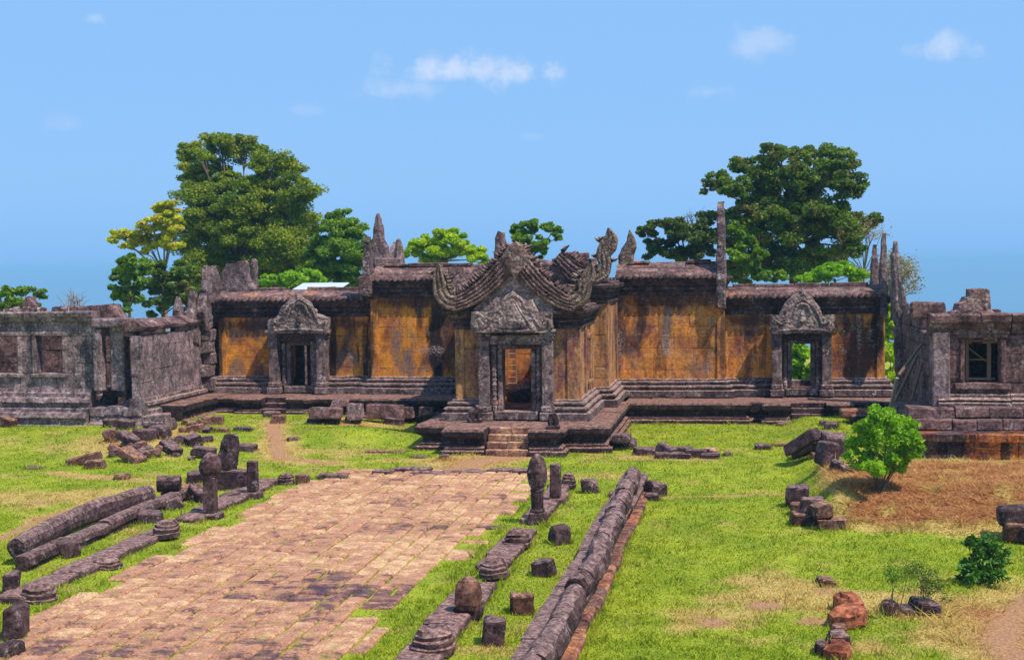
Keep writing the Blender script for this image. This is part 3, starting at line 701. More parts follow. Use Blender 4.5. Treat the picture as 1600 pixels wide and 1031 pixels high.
# ---- gable pediment with naga arms
def spline(pts, n=8):
    out = []; P_ = [Vector(p) for p in pts]; P_ = [P_[0]*2-P_[1]]+P_+[P_[-1]*2-P_[-2]]
    for i in range(1, len(P_)-2):
        for k in range(n):
            t = k/n; a, b, c, d = P_[i-1:i+3]
            out.append(.5*((2*b)+(c-a)*t+(2*a-5*b+4*c-d)*t*t+(3*b-a-3*c+d)*t**3))
    return out+[P_[-2]]
def arm(m, pts, wid, Y, th=.3, ribs=5, seed=0, teeth=True, nteeth=20):
    """a carved gable arm: ribbed band along pts (px), half-width list wid (px), in the plane Y"""
    pw = [Vector((*[getattr(py(a, b, Y), q) for q in 'xz'],)) for a, b in pts]
    sc_ = Y/2300; C_ = spline(pw, 14); n = len(C_)
    def wd(t):
        x = t*(len(wid)-1); i = min(int(x), len(wid)-2); return (wid[i]+(wid[i+1]-wid[i])*(x-i))*sc_
    nr = ribs*6
    vs = []; rows = []
    for i, c in enumerate(C_):
        t = i/(n-1); d = (C_[min(i+1, n-1)]-C_[max(i-1, 0)]).normalized(); nn = Vector((-d.y, d.x)); w = wd(t)
        for j in range(nr+1):
            s_ = j/nr*2-1
            p = c+nn*s_*w
            rib = (.5+.5*math.copysign(abs(math.cos(s_*math.pi*ribs))**.5, math.cos(s_*math.pi*ribs)))*.055+.03*(1-s_*s_)+(.022*noise.noise(Vector((i*1.1, s_*6, seed)))*2)
            v = Vector((p.x, Y-th/2-rib, p.y)); v += noise.noise_vector(v*4+Vector((seed, 0, 0)))*.012+noise.noise_vector(v*16)*.007
            vs.append(v)
        vs.append(Vector((c.x+nn.x*w, Y+th/2, c.y+nn.y*w))); vs.append(Vector((c.x-nn.x*w, Y+th/2, c.y-nn.y*w)))
    m_ = nr+3; fs = []
    for i in range(n-1):
        for j in range(m_): fs.append((i*m_+j, (i+1)*m_+j, (i+1)*m_+(j+1) % m_, i*m_+(j+1) % m_))
    fs.append(tuple(range(m_))); fs.append(tuple((n-1)*m_+j for j in reversed(range(m_))))
    m.add(vs, fs)
    if teeth:
        for k in range(nteeth):
            t = (k+.5)/nteeth*.86; i = int(t*(n-1)); d = (C_[i+1]-C_[i]).normalized(); nn = Vector((-d.y, d.x))
            if nn.y < 0: nn = -nn
            c = C_[i]+nn*wd(t)*.92; h = rnd.uniform(.18, .40); b = .085
            if rnd.random() < .12: continue
            pts_ = [(c-d*b), (c-d*b*.8+nn*h*.5), (c+nn*h+d*.03), (c+d*b*.7+nn*h*.45), (c+d*b)]
            vs = [Vector((p.x, Y-th/2+.02, p.y)) for p in pts_]+[Vector((p.x, Y+th/2-.05, p.y)) for p in pts_]
            vs.append(Vector((c.x+nn.x*h*.4, Y-th/2-.05, c.y+nn.y*h*.4)))
            m.add(vs, [(0, 1, 10), (1, 2, 10), (2, 3, 10), (3, 4, 10), (9, 8, 7, 6, 5), (0, 5, 6, 1), (1, 6, 7, 2), (2, 7, 8, 3), (3, 8, 9, 4), (0, 4, 9, 5)])
def outl(m, pts, Y, th=.3, rough=.03, sub=3, rib=0.0, bevel=.05):
    """a carved slab: pixel outline at depth Y turned into a solid; bulged face"""
    P_ = [py(a, b, Y) for a, b in pts]; o = sum(P_, Vector())/len(P_)
    q = [((p-o).x, (p-o).z) for p in P_]
    s_ = []
    for i in range(len(q)):
        a, b = Vector(q[i]), Vector(q[(i+1) % len(q)]); k = max(1, int((b-a).length/.14))
        for j in range(k):
            c = a+(b-a)*(j/k); e = noise.noise_vector(Vector((c.x*5, c.y*5, Y)))*rough; s_.append((c.x+e.x, c.y+e.y))
    fr = o.copy(); n = len(s_)
    area = sum(s_[i][0]*s_[(i+1) % n][1]-s_[(i+1) % n][0]*s_[i][1] for i in range(n))
    if area < 0: s_.reverse()
    vs = []; lay = [(-th/2-.07, .55), (-th/2-.05, .25), (-th/2, .06), (-th/2+.06, 0), (th/2-.05, 0), (th/2, .06)]
    # inset toward the local spine: use the centroid of near points
    ctr = []
    for i in range(n):
        c = Vector(s_[i]); near = [Vector(p) for p in s_ if abs(p[1]-c.y) < .22]
        mx_ = sum((p.x for p in near), 0)/len(near); ctr.append(Vector((mx_, c.y)))
    for y_, ins in lay:
        for i in range(n):
            p = Vector(s_[i]); p = p+(ctr[i]-p)*ins
            v = Vector((fr.x+p.x, Y+y_, fr.z+p.y)); v += noise.noise_vector(v*7)*rough*.7; vs.append(v)
    fs = [tuple(range(n)), tuple((len(lay)-1)*n+i for i in reversed(range(n)))]
    for l in range(len(lay)-1):
        for i in range(n): j = (i+1) % n; fs.append((l*n+i, l*n+j, (l+1)*n+j, (l+1)*n+i))
    m.add(vs, fs)
g1 = MB()
YG = 50.25
arm(g1, [(809, 392), (792, 414), (776, 433), (757, 451), (728, 469), (706, 475)], [13, 14.5, 15, 14.5, 13, 12], YG, th=.42, seed=1, ribs=5, nteeth=22)
arm(g1, [(803, 392), (818, 414), (833, 433), (851, 451), (879, 469), (900, 475)], [13, 14.5, 15, 14.5, 13, 12], YG, th=.42, seed=2, ribs=5, nteeth=22)
outl(g1, [(794, 386), (806, 377), (819, 386), (829, 402), (818, 422), (806, 436), (794, 422), (784, 402)], YG-.10, th=.42, rough=.008)
gable = g1.build('gable', M['gable'], T, smooth=False)
for pth, wds in (([(714, 474), (699, 469), (690, 456), (688, 442), (686, 428), (688, 413)], [12, 12, 12, 11, 8, 1]), ([(892, 474), (906, 468), (913, 455), (914, 443), (920, 430), (925, 410)], [12, 12, 10, 11, 11, 1])):
    h = MB(); arm(h, pth, wds, YG-.03, th=.36, ribs=3, seed=5, nteeth=12); h.build('naga_finial', M['horn'], gable)
# tympanum behind and below the arms
h = MB(); outl(h, [(806, 410), (846, 458), (880, 490), (732, 490), (766, 458)], YG+.12, th=.3, rough=.01)
h.build('tympanum', M['carve'], gable)
# broken crest behind the apex
h = MB()
outl(h, [(773, 396), (775, 372), (780, 362), (787, 364), (791, 380), (793, 398), (788, 420), (772, 425)], 52.5, th=.5)
h.build('crest', M['gable'], T); h = MB()
outl(h, [(818, 392), (821, 380), (826, 394), (833, 400), (840, 425), (820, 420)], 51.5, th=.5)
h.build('crest', M['gable'], T)
# second and third gables stepping back
g2 = MB(); Y2 = 55.6
arm(g2, [(872, 400), (893, 420), (915, 432), (938, 432)], [10, 14, 15, 12], Y2, th=.4, seed=3, ribs=4)
outl(g2, [(786, 400), (830, 402), (860, 408), (905, 440), (935, 445), (935, 480), (860, 470), (786, 470)], Y2+.2, th=.4, rough=.02)
outl(g2, [(727, 470), (700, 455), (715, 430), (735, 432), (745, 415), (786, 404), (786, 475)], Y2+.2, th=.4, rough=.04)
g2o = g2.build('gable', M['gable'], T, label='darker gable wall stepped behind the front gable, its left arm broken off')
h = MB(); arm(h, [(925, 436), (940, 428), (945, 412), (943, 398), (950, 384), (954, 372), (951, 356)], [9, 11, 10, 11, 14, 11, 1], Y2-.1, th=.36, ribs=3, seed=6, nteeth=8)
h.build('naga_finial', M['horn'], g2o)
h = MB(); outl(h, [(984, 359), (991, 370), (995, 386), (990, 398), (990, 412), (968, 412), (966, 400), (972, 388), (980, 376)], 58.2, th=.4)
h.build('naga_finial', M['horn'], T)
# ---- door frontispieces
def frontispiece(name, dx, z0, zdoor, Y, ped, out=.55, pw=.38, mat='carve', pmat='dark', colmat='plinth', lintz=None, capz=None):
    """door frame, colonettes, lintel and pilasters carrying a carved pediment given as pixel outline"""
    x0, x1 = dx; fr = MB(); fw = .16
    fr.box(x0-fw, x0, Y-.12, Y+.3, z0+.3, zdoor+fw, res=.5, rough=.006, rd=.012); fr.box(x1, x1+fw, Y-.12, Y+.3, z0+.3, zdoor+fw, res=.5, rough=.006, rd=.012)
    fr.box(x0, x1, Y-.12, Y+.3, zdoor, zdoor+fw, res=.5, rough=.006, rd=.012); fr.box(x0-fw-.1, x1+fw+.1, Y-.3, Y+.35, z0+.02, z0+.3, res=.4, rough=.012, rd=.02)
    d = fr.build('door_frame', M['stair' if mat == 'x' else 'plinth'], T)
    lz = lintz
    for sgn, xx in ((-1, x0-fw-.11), (1, x1+fw+.11)):
        pr = [(.10, 0), (.10, .18)]
        zz = .2; tot = zdoor+.1-(z0+.3)
        while zz < tot-.15: pr += [(.075, zz), (.095, zz+.03), (.095, zz+.055), (.075, zz+.085)]; zz += .17
        pr += [(.10, tot-.1), (.10, tot)]
        MB().lathe((xx, Y-.2, z0+.3), pr, seg=8, rough=.005).build('colonette', M[colmat], d)
    MB().box(x0-fw-.24, x1+fw+.24, Y-.32, Y+.2, zdoor+fw+.003, lz, res=.2, rough=.012, rd=.02).build('lintel', M['carve'] if name == 'main' else M['dark'], d)
    for sgn in (-1, 1):
        xa = (x0-fw-.25-pw/2) if sgn < 0 else (x1+fw+.25+pw/2); p = MB()
        p.box(xa-pw/2, xa+pw/2, Y-out+.1, Y+.1, z0+.5, capz-.35, res=.5, rough=.006, rd=.015)
        p.box(xa-pw/2-.09, xa+pw/2+.09, Y-out, Y+.1, z0, z0+.28, res=.3, rough=.015, rd=.03)
        p.box(xa-pw/2-.05, xa+pw/2+.05, Y-out+.04, Y+.1, z0+.29, z0+.50, res=.3, rough=.01, rd=.04)
        for k in range(3):
            e = .03+.045*k; p.box(xa-pw/2-e, xa+pw/2+e, Y-out+.08-e, Y+.1, capz-.35+.12*k, capz-.35+.12*(k+1)-.008, res=.4, rough=.006, rd=.02)
        p.build('pilaster', M[pmat], d)
    q = MB(); outl(q, ped, Y-out+.22, th=.5, rough=.035)
    return d, q
# main door: three-lobed pediment with square end blocks, triangular stone in the middle
YD = 50.5
d, q = frontispiece('main', PHX, .87, 3.33, YD, [(738, 519), (738, 487), (765, 487), (772, 470), (783, 474), (790, 462), (802, 455), (814, 462), (822, 473), (834, 468), (842, 487), (864, 487), (864, 519)], lintz=3.82, capz=4.02, pmat='plinth', out=.5)
ped = q.build('pediment', M['carve'], T)
YPd = YD-.5+.22-.25
arc = MB()
def rope(m, pts, w, Y, d=.06, seg=7):
    C_ = spline([Vector((py(a, b, Y).x, py(a, b, Y).z)) for a, b in pts], 6)
    m.tube([(c.x, Y, c.y) for c in C_], [w*Y/2300]*len(C_), seg=seg, rough=.015)
rope(arc, [(740, 512), (748, 500), (758, 510), (768, 500), (776, 486), (785, 478), (790, 468), (802, 462), (814, 468), (819, 478), (828, 486), (836, 500), (846, 510), (856, 500), (862, 512)], 3.4, YPd-.03)
rope(arc, [(742, 490), (752, 493), (760, 503)], 3, YPd-.02); rope(arc, [(862, 490), (852, 493), (844, 503)], 3, YPd-.02)
rope(arc, [(746, 515), (744, 503), (752, 498), (759, 504), (756, 512), (750, 508)], 2.2, YPd-.04); rope(arc, [(858, 515), (860, 503), (852, 498), (845, 504), (848, 512), (854, 508)], 2.2, YPd-.04)
arc.build('garland', M['carve'], ped)
tri = MB(); outl(tri, [(802, 468), (831, 512), (773, 512)], YPd-.02, th=.16, rough=.01)
rope(tri, [(801, 468), (816, 490), (832, 513)], 1.6, YPd-.13); tri.box(py(768, 515, YPd).x, py(838, 515, YPd).x, YPd-.14, YPd+.1, py(800, 518, YPd).z-.02, py(800, 513, YPd).z, res=.3, rough=.01); tri.build('panel', M['carve'], ped)
def small_ped(dx, ol, cx, base, z0, mat):
    d, q = frontispiece('side', dx, z0, 2.95, 60.4, ol, lintz=3.55, capz=3.62, out=.75, pmat='plinth')
    p = q.build('pediment', M[mat], T); Yp = 60.4-.75+.22-.25-.05
    a = MB()
    rope(a, [(cx-40, base-6), (cx-42, base-18), (cx-32, base-14), (cx-26, base-24), (cx-18, base-40), (cx-8, base-48), (cx, base-52), (cx+8, base-48), (cx+18, base-40), (cx+26, base-24), (cx+32, base-14), (cx+42, base-18), (cx+40, base-6)], 2.6, Yp)
    rope(a, [(cx-13, base-30), (cx-8, base-42), (cx, base-45), (cx+8, base-42), (cx+13, base-30)], 2.2, Yp-.04)
    rope(a, [(cx-40, base-3), (cx-10, base-5), (cx+10, base-5), (cx+40, base-3)], 2.0, Yp-.02)
    for ang in range(-60, 61, 20):
        u, v = math.sin(R(ang)), math.cos(R(ang)); c_ = py(cx+u*27, base-20-v*26, Yp+.05); a.rbox(c_, (.2, .18, .22), rot=(0, R(ang), 0), res=.1, rough=.03, rd=.06)
    fg = [(.08, 0), (.14, .06), (.12, .18), (.07, .26), (.09, .34), (.05, .42), (.02, .5)]
    a.lathe(py(cx, base-16, Yp-.02), fg, seg=8, rough=.02)
    a.build('carving', M['carve'], p)
    return p
small_ped(LDX, [(421, 520), (420, 500), (430, 497), (437, 492), (441, 478), (450, 472), (458, 466), (466, 459), (476, 468), (486, 473), (491, 488), (502, 492), (514, 497), (514, 520)], 468, 520, .92, 'carve')
small_ped(RDX, [(1204, 520), (1203, 492), (1214, 499), (1221, 484), (1228, 470), (1238, 462), (1247, 457), (1253, 450), (1260, 460), (1270, 466), (1280, 480), (1287, 495), (1304, 492), (1303, 520)], 1254, 520, .85, 'carve')
# ---- broken section gables standing across the roofs (seen edge on)
def cross(m, X, pts, th=.32, lean=0.0, rough=.07, step=.14, tap=.45):
    """slab in the Y-Z plane at X; pts = (y,z) outline"""
    s_ = []
    for i in range(len(pts)):
        a, b = Vector(pts[i]), Vector(pts[(i+1) % len(pts)]); k = max(1, int((b-a).length/step))
        for j in range(k):
            c = a+(b-a)*j/k; e = noise.noise_vector(Vector((c.x*4, c.y*4, X)))*rough; s_.append((c.x+e.x, c.y+e.y))
    n = len(s_); vs = []; zb = min(p[1] for p in pts); cy = sum(p[0] for p in s_)/n; cz = sum(p[1] for p in s_)/n
    for dx, ins in ((-th/2, .1), (-th/2+.05, 0), (th/2-.05, 0), (th/2, .1)):
        for p in s_:
            hh_ = (p[1]-zb)/max(.1, max(q[1] for q in s_)-zb); kx = 1-tap*hh_*hh_
            near = [q[0] for q in s_ if abs(q[1]-p[1]) < .25]; my = sum(near)/len(near)
            v = Vector((X+dx*kx+lean*(p[1]-zb), p[0]+(my-p[0])*ins, p[1])); v += noise.noise_vector(v*2.2)*rough*.9+noise.noise_vector(v*9)*rough*.5; vs.append(v)
    fs = [tuple(range(n)), tuple(3*n+i for i in reversed(range(n)))]
    for l in range(3):
        for i in range(n): j = (i+1) % n; fs.append((l*n+i, l*n+j, (l+1)*n+j, (l+1)*n+i))
    m.add(vs, fs)
m = MB()
cross(m, -.95, [(59.5, 4.45), (60.6, 4.45), (60.75, 5.8), (60.6, 7.2), (60.35, 7.9), (60.05, 8.75), (59.85, 8.2), (59.7, 6.8), (59.45, 5.6)], th=.38, tap=.4)
cross(m, -1.0, [(60.4, 5.3), (62.4, 5.3), (62.2, 6.2), (61.5, 6.5), (60.9, 7.1), (60.4, 7.2)], th=.4)
m.build('gable_stump', M['spire'], T, label='tall thin upright slab of a broken cross gable')
m = MB()
cross(m, -15.55, [(59.4, 5.0), (60.1, 5.0), (60.1, 6.6), (59.9, 7.5), (59.65, 7.55), (59.45, 6.4)], th=.34)
outl(m, [(580, 425), (582, 395), (584, 360), (588, 340), (591, 333), (594, 342), (596, 350), (598, 352), (600, 375), (606, 385), (607, 405), (610, 425)], 61.2, th=.4, rough=.045)
cross(m, -15.1, [(61.8, 5.6), (63.4, 5.6), (63.2, 6.8), (62.9, 7.3), (62.3, 7.0)], th=.36)
m.box(py(588, 425, 61).x, py(628, 425, 61).x, 60.7, 61.5, 6.1, 6.62, res=.25, rough=.04, rd=.05)
m.build('gable_stump', M['spire'], T, label='cluster of pointed slabs left of a broken cross gable')
m = MB(); p = py(624, 420, 61.2); m.lathe((p.x, 61.2, p.z-.3), [(.26, 0), (.26, .4), (.22, .8), (.16, 1.2), (.12, 1.5), (.03, 1.62)], seg=7, rough=.05)
m.build('spire_stump', M['spire'], T)
# left wing end
m = MB()
outl(m, [(343, 452), (347, 428), (356, 412), (361, 412), (377, 410), (384, 408), (386, 412), (392, 436), (398, 447), (398, 452)], 62.3, th=.5, rough=.04)
outl(m, [(391, 444), (394, 408), (397, 404), (401, 408), (402, 446)], 62.7, th=.4, rough=.03)
outl(m, [(352, 456), (365, 448), (380, 443), (393, 443), (404, 452), (404, 460), (350, 460)], 61.2, th=.6, rough=.04)
m.build('gable_stump', M['spire'], T, label='broad grey truncated slab on the left wing end')
m = MB()
for X, pts in [(-22.75, [(59.6, 3.6), (60.3, 3.7), (60.5, 5.0), (60.4, 6.3), (60.0, 6.35), (59.7, 5.2), (59.2, 4.4)]), (-23.05, [(58.9, 3.2), (59.6, 3.0), (59.7, 4.4), (59.5, 5.3), (59.2, 5.3), (58.9, 4.4)]),
               (-22.9, [(60.9, 4.0), (62.0, 4.0), (61.9, 5.6), (61.6, 6.4), (61.2, 6.1), (61.0, 5.0)]), (-23.5, [(58.6, 3.2), (59.1, 3.2), (59.0, 4.6), (58.8, 5.1), (58.6, 4.5)])]:
    cross(m, X, pts, th=.38, rough=.09)
for (x, y, w, hh, zz) in [(-22.7, 60.2, .5, .6, 1.3), (-22.8, 60.1, .55, .5, 1.9), (-22.7, 60.2, .45, .5, 2.4), (-22.75, 60.1, .5, .55, 2.9), (-22.7, 60.1, .5, .5, 3.4)]:
    m.rbox((x, y, zz), (w, .7, hh), rot=(0, 0, rnd.uniform(-.2, .2)), res=.2, rough=.06, rd=.06)
m.build('gable_stump', M['spire'], T, label='jagged eroded slabs and rough masonry at the left end wall')
MB().wall((-24.2, 61.6), (-22.2, 61.6), .8, 4.3, th=.5).build('wall', M['dark'], T, label='added wall closing the left corner passage, dark in place of its shade')  # wall added in the gap; its dark stone stands in for shade
MB().box(-24.0, -22.4, 60.4, 61.9, 4.0, 4.35, res=.3, rough=.05, rd=.06).build('lintel', M['dark'], T)  # slab added over the gap to shade the passage, no real lintel
# right wing end spikes
m = MB()
for X, pts, ln in [(5.45, [(60.0, 4.0), (61.4, 4.0), (61.3, 5.6), (61.05, 6.6), (60.85, 7.35), (60.6, 6.5), (60.2, 5.4)], .02), (5.85, [(59.3, 3.9), (60.1, 4.0), (60.1, 5.6), (59.85, 6.9), (59.7, 7.0), (59.45, 5.6)], .0),
                   (5.25, [(61.5, 4.6), (62.6, 4.6), (62.4, 6.0), (62.15, 6.9), (61.9, 6.2)], 0)]:
    cross(m, X, pts, th=.3, lean=ln, rough=.05)
m.build('gable_stump', M['spire'], T, label='two dark pointed slabs at the right end of the hall')
# ------------------------------------------------------------------ left gallery
def zat(px, py_, Y): return py(px, py_, Y).z
def xat(px, py_, Y): return py(px, py_, Y).x
LG = thing('ruined_gallery', (-28, 54, .1), 'roofless grey stone gallery with square windows on the left, behind the sunny grass', 'gallery')
Y0 = 54.0; XE = xat(190, 600, Y0); x0 = -34.0
PL2 = [(.75, -.3), (.75, .18), (.60, .24), (.60, .42), (.74, .50), (.70, .66), (.50, .70), (.50, .82), (.34, .86), (.34, 1.02), (.46, 1.06), (.42, 1.20), (.2, 1.26), (.2, 1.4), (.1, 1.44), (.08, 1.58)]
xp = xat(146, 640, Y0)
MB().mould([(x0, Y0), (xp, Y0)], PL2, z0=.06, back=.3, blk=(.9, 1.7), jit=.04, rough=.03, gap=.012).build('plinth', M['grey'], LG)
MB().mould([(xp+.05, Y0-.1), (xat(232, 650, Y0), Y0-.1)], [(.6, -.2), (.6, .25), (.45, .3), (.45, .5), (.5, .55), (.45, .85)], z0=.06, back=.8, blk=(.5, 1.0), jit=.12, rough=.06, gap=.02).build('plinth', M['grey'], LG, label='tumbled and broken end of the stepped plinth')
def wx(a): return xat(a, 560, Y0)-x0
wz0, wz1 = zat(70, 583, Y0), zat(70, 525, Y0)
ztop = zat(70, 503, Y0)
MB().wall((x0, Y0), (xat(192, 560, Y0), Y0), 1.55, ztop, th=.5, ch=.5, jit=.015, rough=.015, rd=.02, holes=[(wx(-10), wx(28), wz0, wz1), (wx(57), wx(98), wz0, wz1), (wx(150), wx(172), 1.8, 9)], rag=lambda t: 4.6 if t < wx(140) else 4.15).build('wall', M['grey'], LG)
for a, b in ((-10, 28), (57, 98)):
    w = MB(); xa, xb = xat(a, 560, Y0), xat(b, 560, Y0)
    w.box(xa-.17, xa-.003, Y0-.06, Y0+.2, wz0-.0, wz1, res=.4, rough=.012); w.box(xb+.003, xb+.17, Y0-.06, Y0+.2, wz0, wz1, res=.4, rough=.012)
    w.box(xa-.2, xb+.2, Y0-.07, Y0+.2, wz1+.003, wz1+.16, res=.4, rough=.012); w.box(xa-.22, xb+.22, Y0-.1, Y0+.2, wz0-.17, wz0-.003, res=.4, rough=.012)
    w.build('window_frame', M['grey'], LG)
MB().mould([(x0, Y0), (xat(146, 500, Y0), Y0)], [(.05, 0), (.12, .06), (.12, .16), (.22, .22), (.26, .36), (.22, .42)], z0=ztop-.02, back=.6, blk=(1, 2), jit=.03, rough=.025).build('cornice', M['grey'], LG)
m = MB()
for (a, b, t, z, Y, dd) in [(145, 158, 514, 596, 53.7, .5), (172, 194, 502, 592, 53.9, .6)]:
    m.box(xat(a, 560, Y), xat(b, 560, Y), Y, Y+dd, 1.55, zat(a, t, Y), res=.4, rough=.03, rd=.04)
    m.build('pilaster', M['grey'], LG); m = MB()
m = MB(); m.box(xat(140, 510, 53.6), xat(196, 510, 53.6), 53.6, 54.6, zat(160, 512, 53.6), zat(160, 498, 53.6), res=.3, rough=.04, rd=.06); m.build('lintel', M['grey'], LG, label='cracked lintel over the leaning doorway')
MB().wall((x0, 57.5), (-23.9, 57.5), .3, zat(250, 506, 57.5), th=.5, ch=.5, jit=.02, rough=.02).build('wall', M['brown'], LG)
MB().mould([(x0, 57.5), (-23.85, 57.5)], [(.06, 0), (.16, .1), (.2, .25)], z0=zat(250, 506, 57.5)-.03, back=.6, jit=.02, rough=.03).build('cornice', M['spire'], LG)
for (pts, Y, lab) in [([(38, 499), (40, 480), (44, 465), (50, 463), (57, 478), (62, 499)], 55.5, 'grey cone shaped stump'), ([(78, 499), (86, 484), (100, 478), (112, 480), (122, 478), (122, 499)], 56, None), ([(122, 499), (123, 479), (150, 477), (182, 476), (190, 488), (198, 499)], 55, 'broad weathered lump of vault'), ([(190, 524), (196, 506), (206, 503), (214, 514), (217, 526)], 53.9, None)]:
    m = MB(); outl(m, pts, Y, th=.6, rough=.05); m.build('roof_fragment', M['brown'], LG, label=lab)
m = MB()
for i in range(15):
    a = rnd.uniform(-2, 140); w = rnd.uniform(6, 18); p = py(a, 500, Y0+.15); m = MB(); m.rbox((p.x, Y0+rnd.uniform(.1, .5), ztop+.40+rnd.uniform(.02, .08)), (w*Y0/2300, .4, rnd.uniform(.12, .3)), rot=(rnd.uniform(-.1, .1), rnd.uniform(-.15, .15), rnd.uniform(-.3, .3)), res=.12, rough=.04, rd=.05, chip=3); m.build('coping_stone', M['grey' if i % 2 else 'brown'], LG)
# side wall running back to the hall
SWT = thing('side_wall', (-23.6, 54, .3), 'long grey wall slanting back from the ruined left gallery to the hall', 'wall')
a_ = (xat(222, 640, 53.4), 53.4); b_ = (xat(318, 618, 60.0), 60.0)
zt0, zt1 = zat(214, 524, 52.8), zat(312, 500, 59.8)
MB().wall(a_, b_, 1.0, 4.15, th=.4, ch=.45, jit=.012, rough=.012, rag=lambda t: zt0+(zt1-zt0)*t/7.4+.1*fb(t, 1)).build('wall', M['grey'], SWT)
MB().mould([a_, b_], [(.34, 0), (.34, .2), (.22, .24), (.22, .36), (.28, .40), (.24, .5), (.1, .54), (.08, .66)], z0=.62, back=.5, rough=.02).build('plinth', M['plinth'], SWT)
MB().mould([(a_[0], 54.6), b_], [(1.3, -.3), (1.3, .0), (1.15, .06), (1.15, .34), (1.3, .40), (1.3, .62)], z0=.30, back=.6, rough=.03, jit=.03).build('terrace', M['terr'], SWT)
m = MB(); m.mould([a_, b_], [(.04, 0), (.16, .05), (.2, .16), (-.2, .42)], z0=(zt0+zt1)/2-.03, back=.6, rough=.04, jit=.04, drop=.1); m.build('coping', M['brown'], SWT)
# ------------------------------------------------------------------ right gallery
RG = thing('ruined_gallery', (8, 45, .2), 'collapsing brown stone gallery on the right edge with one large propped window', 'gallery')
YP, YW = 44.9, 46.9; XG = 5.2; XE2 = 14.0
zp = zat(1500, 678, YP)
m = MB().mould([(XG, 52), (XG, YP), (XE2, YP)], [(.12, -.5), (.12, .05), (.0, .1), (.0, .22), (.06, .26), (.0, .3), (.0, .62), (.05, .66), (.0, .72), (.0, zp-.28), (.12, zp-.22), (.14, zp-.02), (.08, zp)], z0=0, back=1.2, blk=(.9, 1.6), rough=.02, jit=.02)
m.build('plinth', M['ostain'], RG)
YA = 45.75
za = zat(1500, 655, YA); zb2 = zat(1500, 638, YA+.35)
MB().mould([(5.0, 52), (5.0, YA), (XE2, YA)], [(.0, 0), (.0, .02), (.06, .06), (.04, za-zp-.03), (-.02, za-zp)], z0=zp-.03, back=1.4, blk=(.6, 1.3), jit=.05, rough=.03, gap=.015).build('terrace', M['brown'], RG)
MB().mould([(4.9, YA+.4), (XE2, YA+.4)], [(.0, 0), (.06, .04), (.05, .30), (-.03, .34)], z0=za-.02, back=1.2, blk=(.7, 1.4), jit=.05, rough=.03, gap=.015).build('terrace', M['brown'], RG)
zw0 = za+.3
xw = xat(1470, 560, YW)
hx = (xat(1507, 560, YW)-xw, xat(1563, 560, YW)-xw, zat(1530, 598, YW), zat(1530, 528, YW))
zc = zat(1500, 524, YW)
MB().mould([(xw-.1, YW), (XE2, YW)], [(.34, 0), (.34, .12), (.22, .16), (.28, .22), (.12, .28), (.12, .36), (.04, .4)], z0=zw0-.02, back=.4, rough=.02).build('plinth', M['plinth'], RG)
MB().wall((xw, YW), (XE2, YW), zw0+.3, zc+.02, th=.55, ch=.62, blk=(.8, 1.6), jit=.015, rough=.012, rd=.02, holes=[hx]).build('wall', M['brown'], RG)
MB().mould([(xw-.35, YW), (xat(1578, 510, YW), YW)], [(.04, 0), (.12, .05), (.12, .18), (.2, .24), (.2, .34), (.3, .42), (.32, .62), (.24, .68)], z0=zc, back=.6, rough=.03, jit=.03).build('cornice', M['brown'], RG)
MB().mould([(xat(1581, 510, YW), YW+.05), (XE2, YW+.05)], [(.04, 0), (.12, .05), (.12, .18), (.2, .24), (.2, .34), (.3, .42), (.32, .6), (.24, .64)], z0=zc+.02, back=.6, rough=.03, jit=.03).build('cornice', M['brown'], RG, label='separate cornice block beyond the crack')
w = MB(); xa, xb = xw+hx[0], xw+hx[1]
w.box(xa-.15, xa-.003, YW-.07, YW+.25, hx[2], hx[3], res=.4); w.box(xb+.003, xb+.15, YW-.07, YW+.25, hx[2], hx[3], res=.4)
w.box(xa-.2, xb+.2, YW-.1, YW+.25, hx[3]+.003, hx[3]+.12, res=.4); w.box(xa-.3, xb+.3, YW-.14, YW+.25, hx[2]-.2, hx[2]-.003, res=.4)
w.build('window_frame', M['brown'], RG)
# splintered left corner: pilasters and the long dark flank
m = MB(); m.box(xat(1456, 560, YW), xat(1481, 560, YW)+.05, YW-.18, YW+.5, zw0, zc+.1, res=.4, rough=.02, rd=.03); m.build('pilaster', M['grey'], RG)
m = MB(); m.wall((xw-.12, YW+10.8), (xw-.12, YW+.5), zp, zc+.45, th=.6, ch=.5, blk=(.8, 1.5), jit=.05, rough=.03, rd=.04, rag=lambda t: 4.3-.5*abs(fb(t*.8, 3))+(.5 if t < 2 else 0)); m.build('wall', M['brown'], RG, label='dark leaning flank wall in shadow behind the timber props')
def pxbox(m, a, b, t, bt, Y, dd, **k):
    m.box(xat(a, t, Y), xat(b, t, Y), Y, Y+dd, zat((a+b)/2, bt, Y), zat((a+b)/2, t, Y), **k)
for (a, b, t, bt, Y, dd, lab) in [(1424, 1464, 473, 499, 47.2, .8, 'block balanced at the broken corner'), (1462, 1478, 472, 496, 47.6, .6, None),                                   (1552, 1566, 483, 489, 47.4, .6, None)]:
    m = MB(); pxbox(m, a, b, t, bt, Y, dd, res=.2, rough=.05, rd=.07)
    if a == 1510:
        for s_ in (-1, 1):
            c_ = py(1527, 468, 47.36); m.rbox(c_, (.09, .08, .8), rot=(0, s_*R(42), 0), res=.2, rough=.02)
    m.build('roof_fragment', M['rubr' if a in (1499, 1510, 1494) else 'brown'], RG, label=lab)
m = MB(); outl(m, [(1476, 499), (1482, 488), (1490, 484), (1493, 474), (1500, 470), (1503, 464), (1511, 464), (1512, 452), (1526, 450), (1544, 452), (1545, 470), (1546, 484), (1556, 490), (1560, 499)], 47.4, th=.6, rough=.035)
for s_ in (-1, 1): m.rbox(py(1528, 468, 47.08), (.09, .08, .85), rot=(0, s_*R(42), 0), res=.2, rough=.02)
